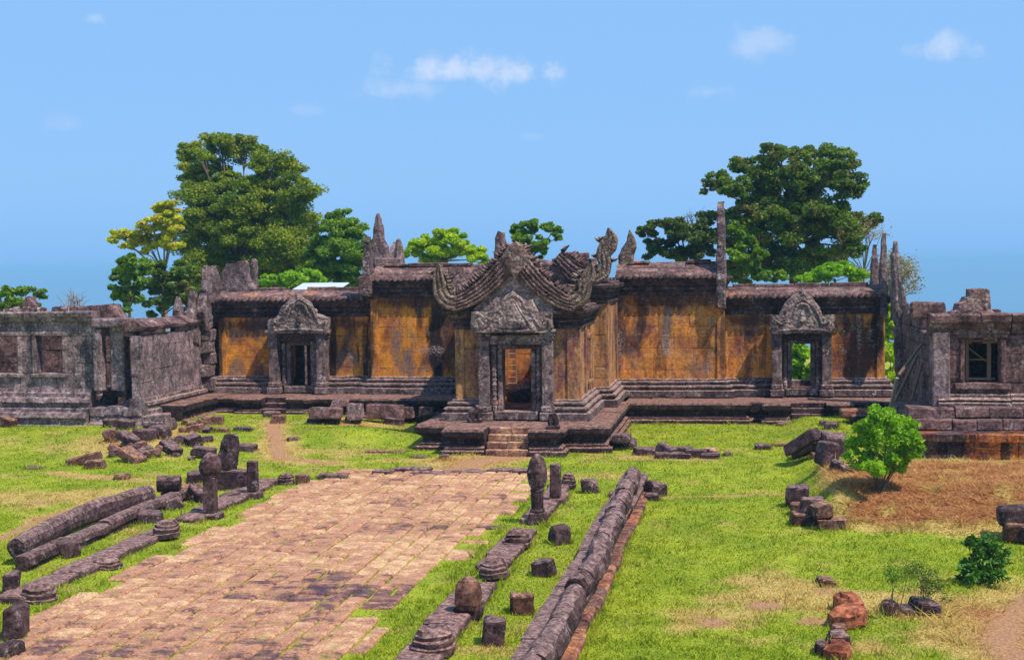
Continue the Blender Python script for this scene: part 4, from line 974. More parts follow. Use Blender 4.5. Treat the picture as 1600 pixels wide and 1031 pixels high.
m.build('gable_fragment', M['gable'], RG, label='stepped carved gable fragment with crossed bands above the window')
for (pts, Y) in [([(1392, 400), (1399, 380), (1404, 402), (1407, 440), (1412, 470), (1420, 500), (1428, 540), (1432, 600), (1434, 640), (1402, 640), (1398, 560), (1396, 480), (1394, 440)], 57.5), ([(1404, 440), (1412, 450), (1416, 470), (1426, 488), (1440, 500), (1446, 520), (1430, 530), (1414, 500), (1406, 470)], 55.5)]:
    m = MB(); outl(m, pts, Y, th=.6, rough=.06); m.build('leaning_slab', M['spire'], RG)
# timber props
def beam(name, a, b, w, mat, label, cat, group=None, parent=None):
    a, b = Vector(a), Vector(b); m = MB(); L = (b-a).length; q = (b-a).to_track_quat('Z', 'Y').to_matrix()
    m.rbox((a+b)/2, (w, w*.8, L), rot=q, res=.6, rough=.008, rd=.01)
    o = m.build(name, M[mat], parent)
    if parent is None: tag(o, label, cat, group)
    return o
gpr = 'timber props holding up the right gallery'
zf = za+.05
beam('timber_prop', (*pz(1389, 632, zf).xy, zf-.3), py(1402, 590, 49.0), .10, 'woodg', 'pale foot of a timber prop rising from behind the leafy bush', 'prop', gpr)
beam('timber_prop', py(1404, 586, 49.0), py(1440, 538, 50.0), .09, 'wood', 'dark slanting timber prop leaning on the shadowed flank wall', 'prop', gpr)
beam('timber_prop', py(1424, 625, 49.5), py(1442, 560, 50.2), .09, 'wood', 'lower dark timber prop beside the corner pilaster', 'prop', gpr)
beam('timber_prop', py(1398, 628, 51.0), py(1450, 520, 52.0), .10, 'wood', 'long dark timber prop farthest back in the collapsed corner', 'prop', gpr)
WP = thing('window_brace', ((xa+xb)/2, YW+.3, hx[2]), 'brown timber bracing frame inside the large window of the right gallery', 'brace')
za_, zb_ = hx[2]+.04, hx[3]-.04
for nm, a, b, w in [('post', (xa+.12, YW+.35, za_), (xa+.12, YW+.35, zb_), .11), ('post', (xb-.28, YW+.35, za_), (xb-.28, YW+.35, zb_), .12), ('beam', (xa+.06, YW+.35, za_+.06), (xb-.1, YW+.35, za_+.06), .09), ('beam', (xa+.06, YW+.35, zb_-.06), (xb-.1, YW+.35, zb_-.06), .09),
                    ('rail', (xa+.1, YW+.42, (za_+zb_)/2), (xb-.3, YW+.42, (za_+zb_)/2), .05), ('diagonal', (xa+.12, YW+.5, zb_-.25), (xb-.3, YW+.5, za_+.55), .06)]:
    beam(nm, a, b, w, 'wood', None, None, parent=WP)
MB().box(xw+.1, XE2, YW+1.3, YW+3.2, zc-.35, zc-.05, res=.5, rough=.04).build('shade_slab', M['brown'], RG)  # slab added to keep sunlight off the window interior
m = MB(); m.wall((xw, YW+3.2), (XE2, YW+3.2), zp, 3.6, th=.5, ch=.6, jit=.03, rough=.02); m.build('wall', M['dark'], RG); MB().box(xw+.2, XE2, YW+.4, YW+3, .2, zw0, res=1).build('floor', M['brown'], RG)  # back wall given dark stone in place of interior shade
# ladder inside the central passage
LD = thing('ladder', tuple(py(804, 625, 57.9)), 'wooden ladder leaning inside the passage seen through the porch door', 'ladder')
la, lb = py(800, 622, 57.4), py(800, 520, 58.1)
for dx in (-.17, .17): beam('side_rail', la+Vector((dx, 0, 0)), lb+Vector((dx, 0, 0)), .055, 'wood', None, None, parent=LD)
for i in range(11): p = la.lerp(lb, (i+.5)/11); beam('rung', p+Vector((-.17, 0, 0)), p+Vector((.17, 0, 0)), .04, 'woodg', None, None, parent=LD)
# metal sheet roof behind the left wing
m = MB(); c_ = py(497, 447, 69); m.rbox((c_.x, 69.5, c_.z-.02), (2.35, 1.8, .05), rot=(R(9), 0, 0), res=.4, rough=.004, rd=.01)
SH = thing('shelter', (c_.x, 69.5, 0), 'shelter roofed with a pale metal sheet peeping over the left wing roof', 'shelter')
m.build('roof', M['metal'], SH)
for dx in (-1, 1):
    for dy in (-.6, .6): beam('post', (c_.x+dx, 69.5+dy, 0), (c_.x+dx, 69.5+dy, c_.z-.05-(.1 if dy < 0 else -.06)), .1, 'wood', None, None, parent=SH)
# ------------------------------------------------------------------ kerbs, sill
def kerb(name, x0, x1, ya, yb, lab, gaps=(), h=.14):
    K = thing(name, ((x0+x1)/2, (ya+yb)/2, 0), lab, 'kerb'); y = ya
    while y < yb:
        d = rnd.uniform(.9, 1.9); d = min(d, yb-y)
        if not any(a < y+d/2 < b for a, b in gaps) and d > .3:
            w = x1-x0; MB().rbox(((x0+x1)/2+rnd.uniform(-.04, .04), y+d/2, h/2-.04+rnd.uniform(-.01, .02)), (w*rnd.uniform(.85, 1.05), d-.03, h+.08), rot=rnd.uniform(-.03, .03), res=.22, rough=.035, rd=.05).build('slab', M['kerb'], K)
        y += d
    return K
kerb('kerb', -5.45, -4.75, 21.5, 40.5, 'line of flat grey brown slabs edging the right side of the paving', gaps=[(23.9, 24.9), (28.4, 29.1), (33.8, 34.5)])
kerb('kerb', -13.95, -13.25, 22.6, 40.8, 'line of flat slabs edging the left side of the paving', gaps=[(24.0, 25.2), (33.5, 34.6)])
K = thing('stone_sill', (-9, 43.6, 0), 'low broken row of narrow slabs crossing the far end of the paving', 'sill')
for (a, b, y, h) in [(580, 615, 742, 7), (612, 675, 738, 8), (640, 700, 742, 5), (700, 760, 741, 4), (760, 800, 739, 7), (800, 835, 742, 9)]:
    p, q = pz(a, y), pz(b, y); MB().box(p.x, q.x-.03, p.y, p.y+.4, -.08, h*p.y/2300, res=.25, rough=.03, rd=.04).build('slab', M['kerb'], K)
# ------------------------------------------------------------------ naga balustrades
NB = thing('naga_balustrade', (-3.0, 30, 0), 'long wavy serpent bodied stone balustrade on the right of the paving', 'balustrade')
ctr = [pz(a, b, .70) for a, b in [(993, 742), (984, 765), (972, 790), (959, 822), (947, 850), (936, 882), (921, 905), (905, 920)]]
ctr2 = [pz(a, b, .66) for a, b in [(897, 928), (884, 955), (866, 985), (850, 1012), (835, 1040), (818, 1075)]]
def naga(K, pts, r_, seglen, mat='naga', zwav=.0):
    C_ = []
    for i in range(len(pts)-1):
        for k in range(8): C_.append(pts[i].lerp(pts[i+1], k/8))
    C_.append(pts[-1]); cum = [0]
    for i in range(1, len(C_)): cum.append(cum[-1]+(C_[i]-C_[i-1]).length)
    t = 0
    while t < cum[-1]-.2:
        e = min(cum[-1], t+rnd.uniform(*seglen)); n = 7; P_ = []; rd_ = []
        jo = Vector((rnd.uniform(-.03, .03), 0, rnd.uniform(-.025, .025)))
        for k in range(n+1):
            s_ = t+.008+(e-t-.016)*k/n; i = max(j for j in range(len(cum)) if cum[j] <= s_+1e-6); i = min(i, len(C_)-2)
            u = (s_-cum[i])/(cum[i+1]-cum[i]); P_.append(C_[i].lerp(C_[i+1], u)+jo); rd_.append(r_*(1-.14*(abs(k/n*2-1)**6)+rnd.uniform(-.02, .02)))
        P_ = [P_[0]+(P_[0]-P_[1]).normalized()*-.004]+P_; rd_ = [rd_[0]*.82]+rd_
        MB().tube(P_, rd_, seg=11, rough=.045, flat=1.15).build('serpent_body', M[mat], K, smooth=False); t = e
ctr = [p-Vector((.06, 0, 0)) for p in ctr]; ctr2 = [p-Vector((.06, 0, 0)) for p in ctr2]; ctr2 = [p+Vector((.10, 0, 0)) for p in ctr2]; naga(NB, ctr, .215, (.7, 1.5)); naga(NB, ctr2, .215, (.7, 1.4))
def rail(K, pts, prof, name, mat, blk=(1.0, 2.0), **k): MB().mould([(p.x, p.y) for p in pts], prof, z0=0, back=.28, blk=blk, **k).build(name, M[mat], K)
base = [Vector((-3.12, 20.5, 0)), Vector((-3.1, 24, 0)), Vector((-3.02, 28, 0)), Vector((-3.06, 32, 0)), Vector((-3.02, 36, 0)), Vector((-3.0, 40.0, 0))]
rail(NB, base, [(.24, .36), (.38, .40), (.38, .48), (.30, .53)], 'rail', 'naga', jit=.03, rough=.025)
rail(NB, base, [(.08, .0), (.08, .37)], 'support', 'dark', jit=.03, rough=.03)
rail(NB, base, [(.45, -.1), (.45, .10), (.40, .13)], 'footing', 'orbase', jit=.03, rough=.02)
NL = thing('naga_balustrade', (-16, 34, 0), 'fallen straight stretch of round stone balustrade on the left lawn', 'balustrade')
naga(NL, [hit(25, 884)+Vector((0, 0, .36)), hit(130, 830)+Vector((0, 0, .40)), hit(234, 797)+Vector((0, 0, .42))], .23, (3.0, 6))
pts = [hit(40, 893), hit(110, 862), hit(190, 828), hit(292, 782)]
MB().mould([(p.x, p.y) for p in pts], [(.0, -.05), (.0, .1), (.06, .14), (.04, .26), (-.02, .32)], z0=.0, back=.26, blk=(1.5, 2.6), jit=.05, rough=.035).build('rail', M['naga'], NL)
# ------------------------------------------------------------------ posts
def put(px, py_): return hit(px, py_)
def post(px, pb, h, prof, name, lab, cat, mat='naga', sq=.0, group=None, rot=0, seg=14):
    p = put(px, pb); p = Vector((p.x, p.y+.2, gh(p.x, p.y)-.03)); m = MB(); m.lathe(p, [(r_, z_*h) for r_, z_ in prof], seg=seg, rough=.03, sq=sq)
    return tag(m.build(name, M[mat]), lab, cat, group)
def bulbpost(px, pb, lab, topw=.24):
    p = put(px, pb); p = Vector((p.x, p.y+.22, -.03)); K = thing('bulb_post', tuple(p), lab, 'post', 'lotus topped boundary posts')
    MB().rbox(p+Vector((0, 0, .15)), (.46, .42, .34), res=.15, rough=.03, rd=.04, taper=.12).build('base', M['naga'], K)
    MB().lathe(p, [(.17, .30), (.19, .36), (.15, .42), (.145, .6), (.15, .8), (.165, .84), (.15, .9)], seg=12, rough=.015).build('shaft', M['naga'], K)
    MB().lathe(p, [(.15, .9), (.20, .98), (topw, 1.12), (topw*1.03, 1.3), (topw*.92, 1.46), (topw*.7, 1.6), (topw*.3, 1.7), (.02, 1.73)], seg=14, rough=.03).build('bulb', M['naga'], K)
bulbpost(838, 821, 'tall post with dark egg shaped bulb top standing on the right kerb')
K = thing('square_post', tuple(put(325, 812)), 'tall square post with a chipped lotus capital on the left kerb', 'post'); p = put(325, 812)+Vector((0, .2, -.03))
MB().rbox(p+Vector((0, 0, .08)), (.56, .5, .2), res=.15, rough=.03, rd=.05).build('base', M['naga'], K)
MB().rbox(p+Vector((0, 0, .62)), (.30, .28, .9), res=.2, rough=.015, rd=.02).build('shaft', M['naga'], K)
MB().lathe(p, [(.17, 1.04), (.20, 1.09), (.19, 1.13), (.25, 1.2), (.27, 1.32), (.24, 1.46), (.17, 1.6), (.06, 1.68)], seg=12, rough=.045).build('capital', M['naga'], K)
for px, pb, h, w, lab in [(392, 780, .98, .28, 'plain upright square post behind the left kerb with a stepped foot'), (867, 790, 1.02, .29, 'plain square post behind the bulb topped post, standing on a wide foot')]:
    p = put(px, pb)+Vector((0, .2, -.03)); K = thing('square_post', tuple(p), lab, 'post')
    MB().rbox(p+Vector((0, 0, .1)), (.5, .42, .22), res=.15, rough=.03, rd=.04, taper=.15).build('base', M['kerb'], K); MB().rbox(p+Vector((0, 0, .2+h/2-.05)), (w, w*.95, h-.15), res=.2, rough=.02, rd=.03, taper=.06).build('shaft', M['naga'], K)
# carved stumps
STP = [(.30, 0), (.31, .25), (.28, .29), (.29, .5), (.275, .55), (.25, .58), (.255, .74), (.22, .80), (.17, .95), (.06, 1)]
gs = 'carved post stumps along the kerbs'
for px, pb, h, w, lab in [(50, 944, .40, 1.05, 'dark carved stump nearest the bottom left corner'), (161, 891, .26, 1.0, 'low flat carved stump sitting midway along the left kerb slabs'), (254, 846, .42, 1.0, 'rounded stepped stump where the left kerb slabs are broken'), (443, 758, .34, .8, 'small stepped stump at the far left corner of the paving'),
                          (806, 861, .38, .95, 'carved stump nearest the bulb topped post on the right kerb'), (769, 909, .38, 1.0, 'carved stump just beyond the round headed stone on the right kerb'), (672, 1030, .42, 1.15, 'carved stump cut by the bottom edge on the right kerb'), (887, 767, .40, .7, 'small carved stump behind the plain square post on the right')]:
    p = put(px, pb); p = Vector((p.x, p.y+.25, gh(p.x, p.y)+(.06 if -5.6 < p.x < -4.6 or -14 < p.x < -13.2 else -.03)))
    tag(MB().lathe(p, [(r_*w, z_*h) for r_, z_ in STP], seg=14, rough=.045, sq=.4).build('carved_stump', M['kerb']), lab, 'stump', gs)
p = put(728, 972)+Vector((0, .2, .05)); K = thing('boundary_stone', tuple(p), 'tall round headed boundary stone with dark foot on the right kerb', 'stone')
MB().rbox(p+Vector((0, .02, .08)), (.48, .34, .2), res=.15, rough=.02, rd=.03).build('foot', M['dark'], K)
m = MB(); m.lathe(p+Vector((0, 0, .15)), [(.21, 0), (.235, .1), (.24, .25), (.22, .4), (.17, .5), (.09, .56), (.01, .58)], seg=12, rough=.03, sq=.25); m.build('rounded_head', M['rubr'], K)
# broken statues
p = put(352, 768); K = thing('broken_statue', (p.x, p.y+.4, gh(p.x, p.y)), 'headless lion statue torso leaning upright on a squared block behind the left kerb post', 'statue')
z_ = gh(p.x, p.y); MB().rbox((p.x+.05, p.y+.4, z_+.25), (.95, .5, .62), rot=.1, res=.2, rough=.03, rd=.04).build('pedestal', M['rub'], K)
m = MB(); m.tube([(p.x-.15, p.y+.5, z_+.5), (p.x-.1, p.y+.48, z_+.8), (p.x-.02, p.y+.46, z_+1.1), (p.x+.04, p.y+.45, z_+1.35), (p.x+.05, p.y+.45, z_+1.55)], [.27, .30, .27, .26, .20], seg=12, rough=.07); m.build('torso', M['rub'], K)
m = MB(); m.tube([(p.x-.1, p.y+.4, z_+.95), (p.x-.45, p.y+.3, z_+.72), (p.x-.7, p.y+.25, z_+.70)], [.15, .14, .10], seg=9, rough=.04); m.build('foreleg', M['rub'], K)
for px, pb, lab, h, bent in [(742, 661, 'squat eroded lion statue crouching left of the porch door', .55, -.28), (863, 671, 'small dark headless lion statue sitting right of the porch steps', .52, 0.02)]:
    q = pz(px, pb, ZT); m = MB(); K = thing('guardian_lion', (q.x, q.y+.2, ZT), lab, 'statue', 'eroded guardian lions beside the porch steps')
    MB().rbox((q.x, q.y+.2, ZT+.06), (.44, .36, .16), res=.15, rough=.02, rd=.04).build('base', M['rub'], K)
    m.tube([(q.x+bent, q.y+.25, ZT+.10), (q.x+bent*.4, q.y+.22, ZT+.28), (q.x-bent*.3, q.y+.18, ZT+.44), (q.x-bent*.5, q.y+.16, ZT+h)], [.19, .19, .15, .13], seg=11, rough=.05)
    m.build('body', M['rub'], K)
    m = MB(); m.tube([(q.x+.09-bent*.3, q.y+.08, ZT+.40), (q.x+.1, q.y+.06, ZT+.12)], [.06, .05], seg=7, rough=.02); m.build('foreleg', M['rub'], K)
    m = MB(); m.tube([(q.x-.09-bent*.3, q.y+.08, ZT+.40), (q.x-.08, q.y+.06, ZT+.12)], [.06, .05], seg=7, rough=.02); m.build('foreleg', M['rub'], K)
# ------------------------------------------------------------------ loose stones
FOOT = []
GL, GC, GR, GF = 'fallen masonry on the left slope', 'fallen blocks in front of the hall', 'fallen blocks right of the steps', 'loose blocks beside the causeway'
ST = [  # px, py of foot, w px, h px, depth m, yaw, (tilt x, tilt y), mat, zoff, label, group
 (14, 1002, 34, 52, .5, 10, (0, 0), 'dark', 0, 'large dark block cut by the left edge of the view, pale lichen on its face', GF),
 (4, 1031, 30, 24, .5, -15, (0, 0), 'dark', 0, 'dark block lowest in the bottom left corner', GF),
 (10, 932, 24, 34, .5, 8, (0, 8), 'rub', 0, 'square dark block at the left edge beyond the carved stump', GF),
 (95, 872, 40, 26, .5, -12, (0, 6), 'dark', 0, 'dark block under the near end of the fallen balustrade', GF),
 (258, 770, 36, 24, .6, 5, (0, 0), 'rub', .3, 'short thick drum of balustrade past the end of the fallen stretch', GF),
 (228, 818, 50, 16, .7, 20, (0, 4), 'rub', 0, 'flat slab lying between the fallen balustrade and left kerb', GF),
 (258, 797, 40, 14, .9, 25, (0, -5), 'rub', 0, 'pale topped slab under the far end of the fallen balustrade', GF),
 (289, 782, 24, 26, .5, -30, (0, 24), 'rubr', 0, 'tilted brown block leaning beside the square kerb post', GF),
 (305, 778, 34, 16, .4, -35, (0, 28), 'rub', .12, 'narrow slab sloping down towards the square kerb post', GF),
 (308, 786, 30, 12, .5, 10, (0, 0), 'rub', 0, 'low flat stone at the foot of the square kerb post', GF),
 (355, 783, 34, 13, .5, 30, (0, -12), 'rub', 0, 'low slab lying right of the square kerb post', GF),
 (300, 756, 38, 17, 1.0, 25, (0, 0), 'rub', 0, 'long low block left of the broken statue', GF),
 (470, 758, 20, 17, .35, 0, (0, 0), 'rubr', 0, 'small square stump right of the stepped stump at the paving corner', GF),
 (515, 750, 56, 8, .35, -6, (0, 3), 'rub', 0, 'narrow dark slab lying at the far edge of the paving', GF),
 (407, 762, 16, 8, .4, 0, (0, 0), 'rub', 0, 'tiny slab beside the plain left post', GF),
 (768, 1010, 38, 38, .5, 10, (0, 4), 'rub', 0, 'dark cube of stone beside the round headed boundary stone', GF),
 (812, 961, 38, 30, .45, 14, (0, 0), 'rubr', 0, 'neat cube of stone on the grass by the right kerb', GF),
 (848, 902, 34, 32, .45, -10, (0, -12), 'rub', 0, 'leaning notched block between right kerb and balustrade', GF),
 (873, 852, 32, 28, .5, 25, (0, 0), 'dark', 0, 'very dark angular block near the foot of the bulb topped post', GF),
 (920, 771, 26, 19, .5, 12, (0, -5), 'rub', 0, 'dark block near the far end of the balustrade', GF),
 (957, 778, 15, 9, .4, 0, (0, 0), 'kerb', 0, 'small pale stone beside the balustrade end', GF),
 (1022, 776, 30, 26, .6, 40, (0, 16), 'rub', 0, 'dark angular block just right of the balustrade end', GF),
 (1018, 783, 24, 11, .4, 5, (0, 0), 'rub', 0, 'small slab in front of the angular block by the balustrade end', GF),
 (890, 792, 7, 5, .2, 0, (0, 0), 'rubr', 0, 'tiny brown stone in the grass between kerb and balustrade', GF),
 # left slope rubble
 (125, 728, 66, 16, .5, 18, (0, -16), 'rubr', 0, 'long slab sloping up on the left lawn', GL),
 (145, 733, 36, 13, .4, 12, (0, -8), 'rubr', 0, 'shorter slab in front of the long slab on the left lawn', GL),
 (48, 734, 30, 4, .5, 0, (0, 0), 'rub', 0, 'flat dark stone sunk in the left lawn', GL),
 (186, 750, 25, 9, .4, 5, (0, 0), 'rubr', 0, 'low reddish stone on the lawn below the rubble slope', GL),
 (8, 668, 26, 18, .6, 0, (0, 20), 'rubr', 0, 'reddish stone at the foot of the left gallery by the view edge', GL),
 (168, 668, 22, 13, .5, 10, (0, 0), 'rub', 0, 'small block under the broken plinth corner', GL),
 (190, 672, 30, 15, .5, -10, (0, 10), 'rub', 0, 'dark block lying at the broken plinth corner', GL),
 (168, 692, 26, 26, .6, 20, (0, -20), 'rubr', 0, 'upright tilted slab at the head of the rubble slope', GL),
 (196, 694, 40, 14, .5, -25, (0, 26), 'rub', .1, 'dark slab sliding down the rubble slope', GL),
 (200, 724, 48, 16, .6, -20, (0, 28), 'rubr', 0, 'long brown slab pointing down to the lawn', GL),
 (228, 716, 44, 12, .5, 22, (0, -14), 'rubr', 0, 'slender brown slab crossing the foot of the rubble', GL),
 (222, 690, 30, 18, .6, 0, (0, 5), 'rub', 0, 'rounded block in the middle of the rubble slope', GL),
 (215, 702, 20, 12, .5, 0, (0, 0), 'rubr', 0, 'small brown stone in the middle of the rubble slope', GL),
 (240, 673, 42, 24, .7, 5, (0, -6), 'plinth', .25, 'big moulded block with pale grooves above the rubble', GL),
 (245, 686, 30, 20, .6, -5, (0, 0), 'rub', 0, 'dark block carrying the big grooved block', GL),
 (262, 668, 18, 14, .5, 0, (0, 0), 'kerb', .1, 'small pale block right of the big grooved block', GL),
 (258, 705, 24, 18, .5, -35, (0, 30), 'rub', 0, 'dark rounded slab leaning left in the middle stones', GL),
 (266, 710, 26, 14, .5, -30, (0, 20), 'rub', .05, 'squared slab tip beside the dark leaning slab', GL),
 (282, 696, 26, 13, .6, 15, (0, 10), 'kerb', 0, 'pale slab above the dark leaning slab', GL),
 (296, 698, 26, 22, .6, 40, (10, -18), 'rub', 0, 'lichened rough boulder above the broken statue', GL),
 (314, 712, 40, 12, .5, 5, (0, 6), 'rub', .1, 'dark slab touching the broken statue', GL),
 (296, 720, 9, 7, .3, 0, (0, 0), 'rub', 0, 'tiny dark stone below the rough boulder', GL),
 (302, 676, 30, 10, .5, 15, (0, -10), 'rubr', 0, 'low brown stone at the grass edge below the hall terrace', GL),
 (328, 664, 38, 12, .6, 15, (0, -6), 'rubr', 0, 'broken brown slab near the left corner of the hall terrace', GL),
 (345, 676, 24, 8, .4, 0, (0, 0), 'rubr', 0, 'brown crumb of stone above the broken statue', GL),
 (378, 674, 32, 7, .5, -3, (0, 0), 'rub', 0, 'thin dark slab alone on the grass by the dirt path', GL),
 (380, 706, 36, 11, .5, -5, (0, 4), 'rub', 0, 'dark stone on the grass right of the broken statue', GL),
 (160, 632, 36, 14, .6, 4, (0, 4), 'grey', .55, 'loose grey block on the upper plinth steps', GL), (205, 640, 30, 14, .6, -8, (0, -5), 'grey', .45, 'loose grey block beside the side wall', GL),
 (215, 655, 34, 16, .6, 12, (0, 6), 'grey', .2, 'grey block at the base of the side wall', GL), (178, 618, 40, 14, .7, 0, (0, 2), 'grey', .95, 'highest grey block on the broken plinth', GL), (190, 604, 34, 12, .6, 6, (0, -4), 'grey', 1.3, 'thin grey slab on top under the leaning doorway', GL),
 # in front of the hall, left
 (432, 662, 22, 13, .4, 5, (0, 0), 'rubr', 0, 'square brown block right below the left door steps', GC),
 (420, 652, 26, 8, .6, 0, (0, 0), 'kerb', 0, 'pale flat slab at the foot of the left door steps', GC),
 (498, 652, 34, 15, .5, 0, (0, 0), 'brown', .25, 'first upper block from the left in the low row', GC), (520, 652, 26, 14, .5, 4, (0, 2), 'brown', .25, 'second upper block from the left in the low row', GC), (552, 654, 24, 22, .6, 0, (0, 0), 'grey', .18, 'pale grey block standing out in the low row', GC),
 (600, 652, 60, 19, .5, 0, (0, 1), 'brown', .2, 'longest upper slab in the low row', GC), (634, 652, 26, 16, .5, 0, (0, -2), 'brown', .2, 'right hand upper block of the low row', GC),
 (503, 662, 54, 9, .6, 0, (0, 0), 'rub', 0, 'long foundation slab under the left end of the low row', GC), (548, 660, 30, 9, .5, 5, (0, 0), 'rub', 0, 'short foundation slab under the pale grey block', GC), (612, 664, 34, 10, .5, -6, (0, 6), 'rub', 0, 'tipped dark slab under the right end of the low row', GC),
 (455, 689, 20, 6, .35, 20, (0, 0), 'rub', 0, 'small flat stone in the grass by the dirt path', GC),
 (530, 634, 30, 10, 1.2, -30, (0, 0), 'brown', .45, 'slab sloping back from the low row to the hall', GC),
 (665, 650, 24, 14, .5, 0, (0, 0), 'brown', .3, 'block at the inner corner left of the porch terrace', GC), (672, 660, 30, 12, .5, 20, (0, -10), 'rub', .1, 'lower block at the inner corner left of the porch terrace', GC),
 (600, 708, 70, 4, .4, 0, (0, 0), 'rubr', 0, 'long thin slab sunk in the grass before the porch', GC), (653, 716, 24, 4, .4, 0, (0, 0), 'rub', 0, 'dark flat stone in the grass left of the porch steps', GC), (692, 718, 18, 7, .4, 10, (0, 0), 'kerb', 0, 'pale broken stone left of the porch steps', GC),
 # right of steps
 (972, 702, 44, 14, .8, 4, (0, 0), 'rub', 0, 'broad lower block of the stack at the terrace corner', GR), (970, 690, 30, 11, .6, 0, (0, 0), 'rub', .27, 'upper block of the stack at the terrace corner', GR),
 (1006, 712, 36, 12, .5, 0, (0, 0), 'rub', 0, 'dark block between the corner stack and the slabs', GR), (1042, 711, 36, 14, .4, -25, (0, 22), 'rub', .1, 'tilted slab leaning across the fallen slabs', GR),
 (1052, 717, 58, 8, .5, -3, (0, 2), 'rub', 0, 'long low slab in front of the tilted slab', GR), (1062, 706, 40, 8, .5, 0, (0, 0), 'rub', .1, 'slab behind the tilted slab', GR),
 (1088, 712, 34, 9, .5, 0, (0, 0), 'rub', .08, 'dark slab second from the right of the fallen row', GR), (1110, 711, 20, 9, .5, 0, (0, 0), 'stair', .08, 'block with a bright sunlit top in the fallen row', GR), (1109, 717, 30, 8, .5, 0, (0, 0), 'rub', 0, 'slab under the bright topped block', GR), (1136, 713, 13, 6, .35, 0, (0, 0), 'rub', 0, 'small stone at the right end of the fallen row', GR),
 (1192, 703, 24, 9, .4, 0, (0, 0), 'rub', 0, 'small slab on the grass left of the big leaning slabs', GR), (1218, 698, 30, 5, .4, 0, (0, 0), 'rubr', 0, 'thin slab trailing towards the big leaning slabs', GR),
 (1255, 708, 64, 20, .9, -20, (0, -32), 'rub', .28, 'largest dark slab, propped up at a steep slant', GR), (1258, 714, 56, 14, .7, -15, (0, -22), 'rub', 0, 'slab lying under the largest slanting slab', GR),
 (1293, 728, 28, 32, .7, 20, (0, 10), 'rub', 0, 'upright dark block below the slanting slabs', GR), (1307, 738, 18, 22, .5, -20, (0, 14), 'rub', 0, 'narrow leaning block beside the leafy bush', GR), (1303, 708, 44, 24, .9, 10, (10, 10), 'rub', .1, 'broad block behind the upright dark block', GR), (1275, 716, 16, 9, .4, 0, (0, 0), 'rubr', 0, 'brown stone between the slanting slabs', GR),
 (1330, 738, 36, 8, .7, 0, (0, 0), 'kerb', 0, 'flat pale slab left of the leafy bush stems', GR),
 (1300, 671, 22, 10, .4, 0, (0, 0), 'rub', 0, 'small dark block right of the right door steps', GR), (1288, 666, 14, 8, .4, 0, (0, 0), 'rub', 0, 'smallest block beside the right door steps', GR), (1228, 664, 28, 3, .5, 0, (0, 0), 'kerb', 0, 'thin slab at the foot of the right door steps', GR),
 (1345, 650, 60, 9, .8, 0, (0, 0), 'orbase', .3, 'long slab between hall terrace and leafy bush', GR), (1350, 660, 40, 10, .8, 0, (0, 0), 'rub', .1, 'dark slab behind the leafy bush', GR),
 # foreground right
 (1288, 752-14, 6, 5, .3, 0, (0, 0), 'rub', 0, 'pebble sized stone above the low mound wall', GR),
 (1328, 962, 42, 27, .7, 20, (0, 5), 'lat', 0, 'bright orange boulder at the head of the short stone line', GF), (1328, 984, 56, 26, .8, -10, (0, -6), 'lat', 0, 'largest orange boulder in the short stone line', GF), (1312, 994, 22, 14, .4, 0, (0, 0), 'rubr', 0, 'small dark stone under the largest orange boulder', GF),
 (1310, 1010, 32, 18, .5, 8, (0, 0), 'kerb', 0, 'grey brown stone in the middle of the short stone line', GF), (1282, 1024, 18, 18, .4, 0, (0, 0), 'rub', 0, 'small stone offset left in the short stone line', GF), (1310, 1033, 42, 24, .6, 0, (0, 0), 'lat', 0, 'stone cut by the bottom edge at the short line end', GF),
 (1392, 962, 26, 18, .5, 10, (0, 0), 'rubr', 0, 'brown stone at the foot of the thin sapling', GF), (1418, 962, 26, 10, .5, 0, (0, 0), 'rub', 0, 'low stone right of the thin sapling', GF), (1447, 962, 40, 18, .6, 15, (0, 6), 'rub', 0, 'dark mossy stone under the wispy shrub', GF),
 (1290, 917, 26, 10, .5, 10, (0, 10), 'rubr', 0, 'low brown stone alone in the right lawn', GF),
]
for (px, pb, w, h, dep, yaw, tl, mat, zo, lab, grp) in ST:
    p = hit(px, pb); zg = gh(p.x, p.y)
    if zo:
        p = pz(px, pb, zg+zo); zg2 = gh(p.x, p.y)
    D = p.y; sx, sz = w*D/2300, h*D/2300*1.06
    if abs(tl[1]) > 10: sz *= .72; sx *= .97
    rot = Euler((R(tl[0]), R(tl[1]), R(yaw))).to_matrix(); rough = .04 if mat not in ('lat',) else .09
    k_ = 1/(abs(math.cos(R(yaw)))+.35*abs(math.sin(R(yaw))))
    m = MB(); m.rbox((p.x, p.y+dep/2, zg+zo+sz/2-.04+abs(math.sin(R(tl[1])))*sx*.3), (sx*k_, dep, sz+.06), rot=rot, res=.14, rough=rough*min(1, .4+sz), rd=.045 if mat != 'lat' else .16, nf=2.2, chip=rnd.choice([1, 2, 2, 3, 3]) if mat != 'plinth' else 0)
    if lab.startswith('short thick drum'):
        m = MB(); m.tube([(p.x-sx/2, p.y+.25, zg+zo+sz/2), (p.x, p.y+.3, zg+zo+sz/2), (p.x+sx/2, p.y+.35, zg+zo+sz/2)], [sz*.55]*3, seg=12, rough=.04)
        m.rbox((p.x, p.y+.4, zg+.12), (sx*.8, .4, .34), res=.2, rough=.04)
    if lab.startswith('big moulded'): m.rbox((p.x, p.y-.02, zg+zo+sz*.45), (sx*.8, .1, sz*.3), res=.15, rough=.02)
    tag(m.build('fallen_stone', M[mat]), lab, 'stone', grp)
    if not zo: FOOT.append((p.x, p.y+dep/2, sx*k_/2, dep/2, R(yaw)))
